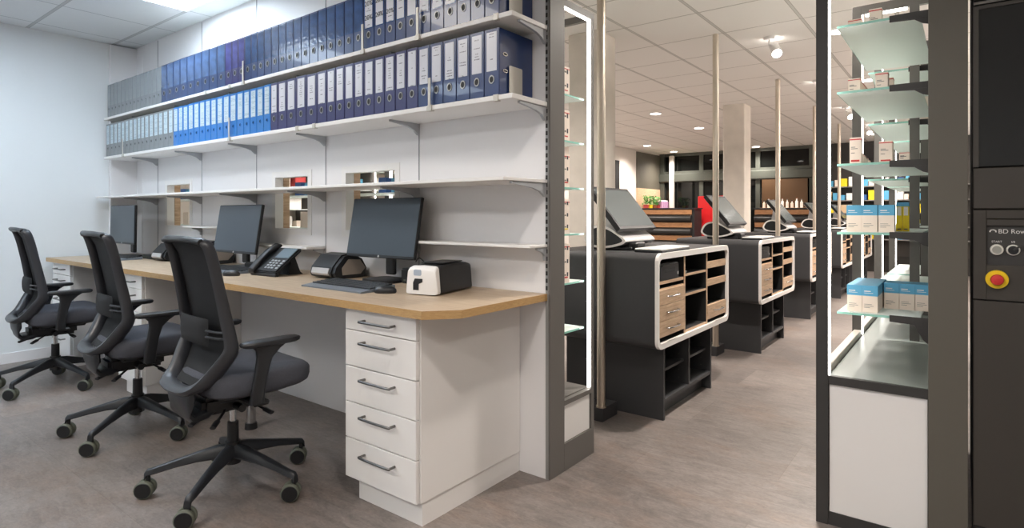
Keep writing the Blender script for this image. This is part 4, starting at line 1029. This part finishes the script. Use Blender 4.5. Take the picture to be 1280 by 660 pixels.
for k in range(5):
    y0 = 2.755+1.86*k; Z = .8825
    t = thing('keyboard', 'pale flat keyboard on the %s till counter' % CN[k], 'keyboard', (-1.29, y0+.27, Z), 'pale till keyboards', math.radians(2))
    o = MB().box(-.075, .075, -.21, .21, 0, .012, .003).build('case', BPLA2, None); o.parent = t; o.location = (0,0,0)
    o = MB().box(-.073, .073, -.208, .208, .012, .020, .003).build('key_field', PAPERW, None); o.parent = t; o.location = (0,0,.012)
    kx = MB()
    for r in range(5):
        for c in range(16): kx.box(-.062+r*.025, -.040+r*.025, -.196+c*.0245, -.174+c*.0245, .0, .003, .0008)
    o = kx.build('keys', mat('pale_keys', (216,214,210), .5), None); o.parent = t; o.location = (0,0,.0185)
# small goods in the nearest counter
t = thing('tape_roll', 'small brown tape roll in a bin of the nearest till counter', 'roll', (-1.30, 3.60, .659))
MB().tube([(-1.30+.02*math.cos(a), 3.60+.02*math.sin(a), .672) for a in [2*math.pi*k/16 for k in range(16)]], .011, 10, closed=True).build('roll', PRODO, t, True)
tag(MB().box(-1.36, -1.24, 3.17, 3.24, .750, .762, .002).build('paper_stack', PAPERW), 'small white paper stack on the upper middle shelf of the nearest till counter', 'paper')
tag(MB().box(-1.36, -1.26, 3.56, 3.64, .540, .549, .002).build('notepad', PAPERW), 'white notepad above the lone right drawer of the nearest till counter', 'notepad')
tag(MB().box(-1.28, -1.25, 5.02, 5.05, .738+.012, .80, .002).build('marker_box', PRODG), 'small green box on the middle shelf of the second till counter', 'box')

# poles with plinths
PY_ = [2.735, 4.53, 6.43, 8.30, 10.16]
for k, y in enumerate(PY_):
    t = thing('steel_pole', '%s floor-to-ceiling brushed steel pole beside the till counters' % CN[k], 'pole', (-1.51, y, 0), 'steel poles along the till counters')
    MB().box(-1.60, -1.485, y-.025 if k == 0 else y-.04, y+.135, 0, .07, .002).build('plinth', ANTH, t)
    MB().cyl((-1.508, y, .07), (-1.508, y, CZ-.002), .0225, seg=32).build('tube', STEEL, t, True)
    MB().cyl((-1.508, y, .07), (-1.508, y, .078), .027, seg=32).build('collar', STEEL, t, True)

# ================================================================== SHOP BACKGROUND
def bench(x0, x1, y, label):
    t = thing('display_wall', label, 'counter', ((x0+x1)/2, y, 0))
    MB().box(x0, x1, y, y+.35, 0, 1.165).build('carcass', BLACK, t)
    MB().box(x0-.01, x1+.01, y-.03, y+.38, 1.165, 1.185).build('top', BPLA2, t)
    z = 1.155
    for k in range(4):
        MB().box(x0, x1-.04, y-.022, y, z-.085, z, .003).build('wood_band', OAKDARK, t)
        MB().tube([(x0, y-.01, z-.155), (x1-.045, y-.01, z-.155)], .058, 16, flat=1.0).build('padded_band', mat('black_leather', (36,35,34), .35), t, True)
        z -= .225
bench(-4.95, -3.66, 9.9, 'low wall of oak and black padded bands left of the far column')
bench(-2.95, -1.95, 10.95, 'low wall of oak and black padded bands right of the far column')
# red promotional stand
t = thing('promotion_stand', 'red promotion stand behind the second till terminal', 'stand', (-3.45, 9.6+.9, 0))
MB().box(-3.80, -3.34, 10.45, 10.52, .45, 1.40, .01).build('red_panel', mat('promo_red', (214,36,40), .35), t)
MB().box(-3.80, -3.34, 10.38, 10.6, 0, .45, .01).build('stand_base', mat('promo_pale', (190,160,158), .4), t)
# plant display under the olive panel
pr = thing('display_shelf', 'oak product shelf under the olive wall panel', 'shelf', (-5.45, 12.3, 1.15))
MB().box(-5.6, -5.3, 11.7, 12.95, 1.13, 1.15).build('board', OAKSHOP, pr)
for k in range(4):
    y = 11.80+k*.2; t = thing('potted_herb', '%s leafy green pot from the left on the far product shelf' % ORD[k], 'plant', (-5.42, y, 1.15), 'leafy pots on the far product shelf')
    MB().cyl((-5.42, y, 1.15), (-5.42, y, 1.28), .05, .06, 14).build('pot', [PRODR, CARDY, PRODO, PRODR][k], t, True)
    lf = MB()
    for q in range(150):
        a = random.uniform(0, 6.28); r = random.uniform(0, .085); zz = random.uniform(1.28, 1.47); c = Vector((-5.42+r*math.cos(a), y+r*math.sin(a), zz)); s = .026
        u = Vector((random.uniform(-1,1), random.uniform(-1,1), random.uniform(-.4,1))).normalized(); v = u.cross(Vector((0,0,1))).normalized()
        lf.bm.faces.new([lf.bm.verts.new(p) for p in (c-u*s, c+v*s*.5, c+u*s, c-v*s*.5)])
    lf.build('foliage', mat('leaf_green', (96,160,80), .6), t)
for k in range(4):
    y = 12.56+k*.11; t = thing('gift_bag', '%s lilac pack from the left on the far product shelf' % ORD[k], 'package', (-5.42, y, 1.15), 'lilac packs on the far product shelf')
    MB().box(-5.47, -5.37, y-.04, y+.04, 1.15, 1.36, .008).build('pack', PRODP, t); MB().box(-5.45, -5.39, y-.02, y+.02, 1.36, 1.39, .005).build('pack_tie', PAPERW, t)
# shelving on the charcoal far wall
ws = thing('wall_shelving', 'tall product shelving on the charcoal far wall', 'shelving', (-1.2, 12.8, 0))
MB().box(-2.2, 1.0, YF-.03, YF, .3, 2.1).build('backboard', mat('shelving_back', (70,66,62), .6), ws)
SZ = [.62, .86, 1.10, 1.34, 1.60]
for z in SZ: MB().box(-2.2, 1.0, YF-.32, YF-.03, z-.018, z).build('shelf_board', mat('shelving_grey', (130,126,122), .5), ws)
for x in (-2.2, -1.2, -.2, .8): MB().box(x-.015, x+.015, YF-.32, YF-.03, .3, 2.1).build('side_panel', MATS['shelving_back'], ws)
cols = [CARDB, PAPERW, CARDC, PRODN, PRODC, PAPERW, CARDY, CARDB]
for zi, z in enumerate(SZ):
    x = -2.17; c = 0
    while x < -.35:
        wd = random.uniform(.06, .12); h_ = random.uniform(.09, .18)
        if not any(abs(x+wd/2-q) < wd/2+.02 for q in (-1.2, -.2)):
            mt = cols[(c*3+zi*5+random.randint(0, 2)) % len(cols)] if zi != 2 else [CARDC, CARDY, PAPERW, PRODC][c % 4]
            o = MB().box(x, x+wd, YF-.30, YF-.16, z+.0005, z+h_, .003).build('product_box', mt)
            tag(o, '%s product box from the left on the %s shelf of the far wall shelving' % (ORD[c], ['lowest', 'second lowest', 'middle', 'second highest', 'highest'][zi]), 'box', 'boxes on the far wall shelving'); c += 1
        x += wd+random.uniform(.01, .035)
# lit glass shelving along the far left shop wall, seen through the wall openings
gu = thing('display_unit', 'lit glass shelving along the left shop wall, seen through the wall openings', 'shelving', (-5.45, 5.0, 0))
for k in range(6):
    y = 2.75+.8*k
    MB().box(-5.599, -5.33, y, y+.03, 0, 2.0).build('upright', ANTHD, gu); led(gu, -5.332, -5.322, y+.032, y+.042, .3, 1.98)
for z in (.9, 1.12, 1.34, 1.56): MB().box(-5.598, -5.34, 2.79, 6.74, z, z+.008).build('glass_shelf', FROST, gu)
MB().box(-5.599, -5.35, 2.78, 6.75, .0, .3).build('base_cabinet', WHITE, gu)
ci = 0
for zi, z in enumerate((.908, 1.128, 1.348)):
    y = 2.85; c = 0
    while y < 6.2:
        wd = random.uniform(.07, .15); hh_ = random.uniform(.10, .17)
        if not any(abs(y+wd/2-(2.765+.8*q)) < wd/2+.03 for q in range(6)):
            o = MB().box(-5.50, -5.38, y, y+wd, z+.0005, z+hh_, .003).build('product_box', [PAPERW, CARDC, PRODN, PRODR, CARDB, PRODP, PAPERW][(c*2+zi) % 7])
            tag(o, '%s product box from the near end on the %s left-wall glass shelf' % (ORD[c], ['lowest', 'second', 'third'][zi]), 'box', 'boxes on the left-wall glass shelves'); c += 1
        y += wd+random.uniform(.01, .08)
# oak shelf and bottles stand in for the reflection in the dark glass
bs = thing('reflection_shelf', 'oak-backed shelf modelling the reflection in the dark shop front glass, right of the far column', 'shelf', (-2.95, 12.8, 0))
MB().box(-3.32, -2.46, 12.84, 12.86, 0, 1.79).build('backboard', mat('dark_oak_back', (84,60,36), .5), bs)
MB().box(-3.32, -2.46, 12.66, 12.84, 1.19, 1.205).build('board', OAKSHOP, bs)
MB().box(-3.32, -3.30, 12.66, 12.84, 0, 1.19).build('side_panel', OAKSHOP, bs)
for k in range(9):
    x = -3.25+.088*k; h_ = .13+.05*((k*5) % 3)/2
    t = thing('bottle', '%s pale bottle from the left in the modelled glass reflection' % ORD[k], 'bottle', (x, 12.73, 1.205), 'pale bottles of the modelled glass reflection')
    MB().tube([(x, 12.73, 1.2055), (x, 12.73, 1.205+h_*.7), (x, 12.73, 1.205+h_*.8), (x, 12.73, 1.205+h_)], [.026, .026, .012, .012], 12).build('body', PAPERW if k % 3 else CARDC, t, True)
    MB().cyl((x, 12.73, 1.205+h_), (x, 12.73, 1.205+h_+.02), .014, seg=12).build('cap', [BPLA, PRODO, GREYPR][k % 3], t)
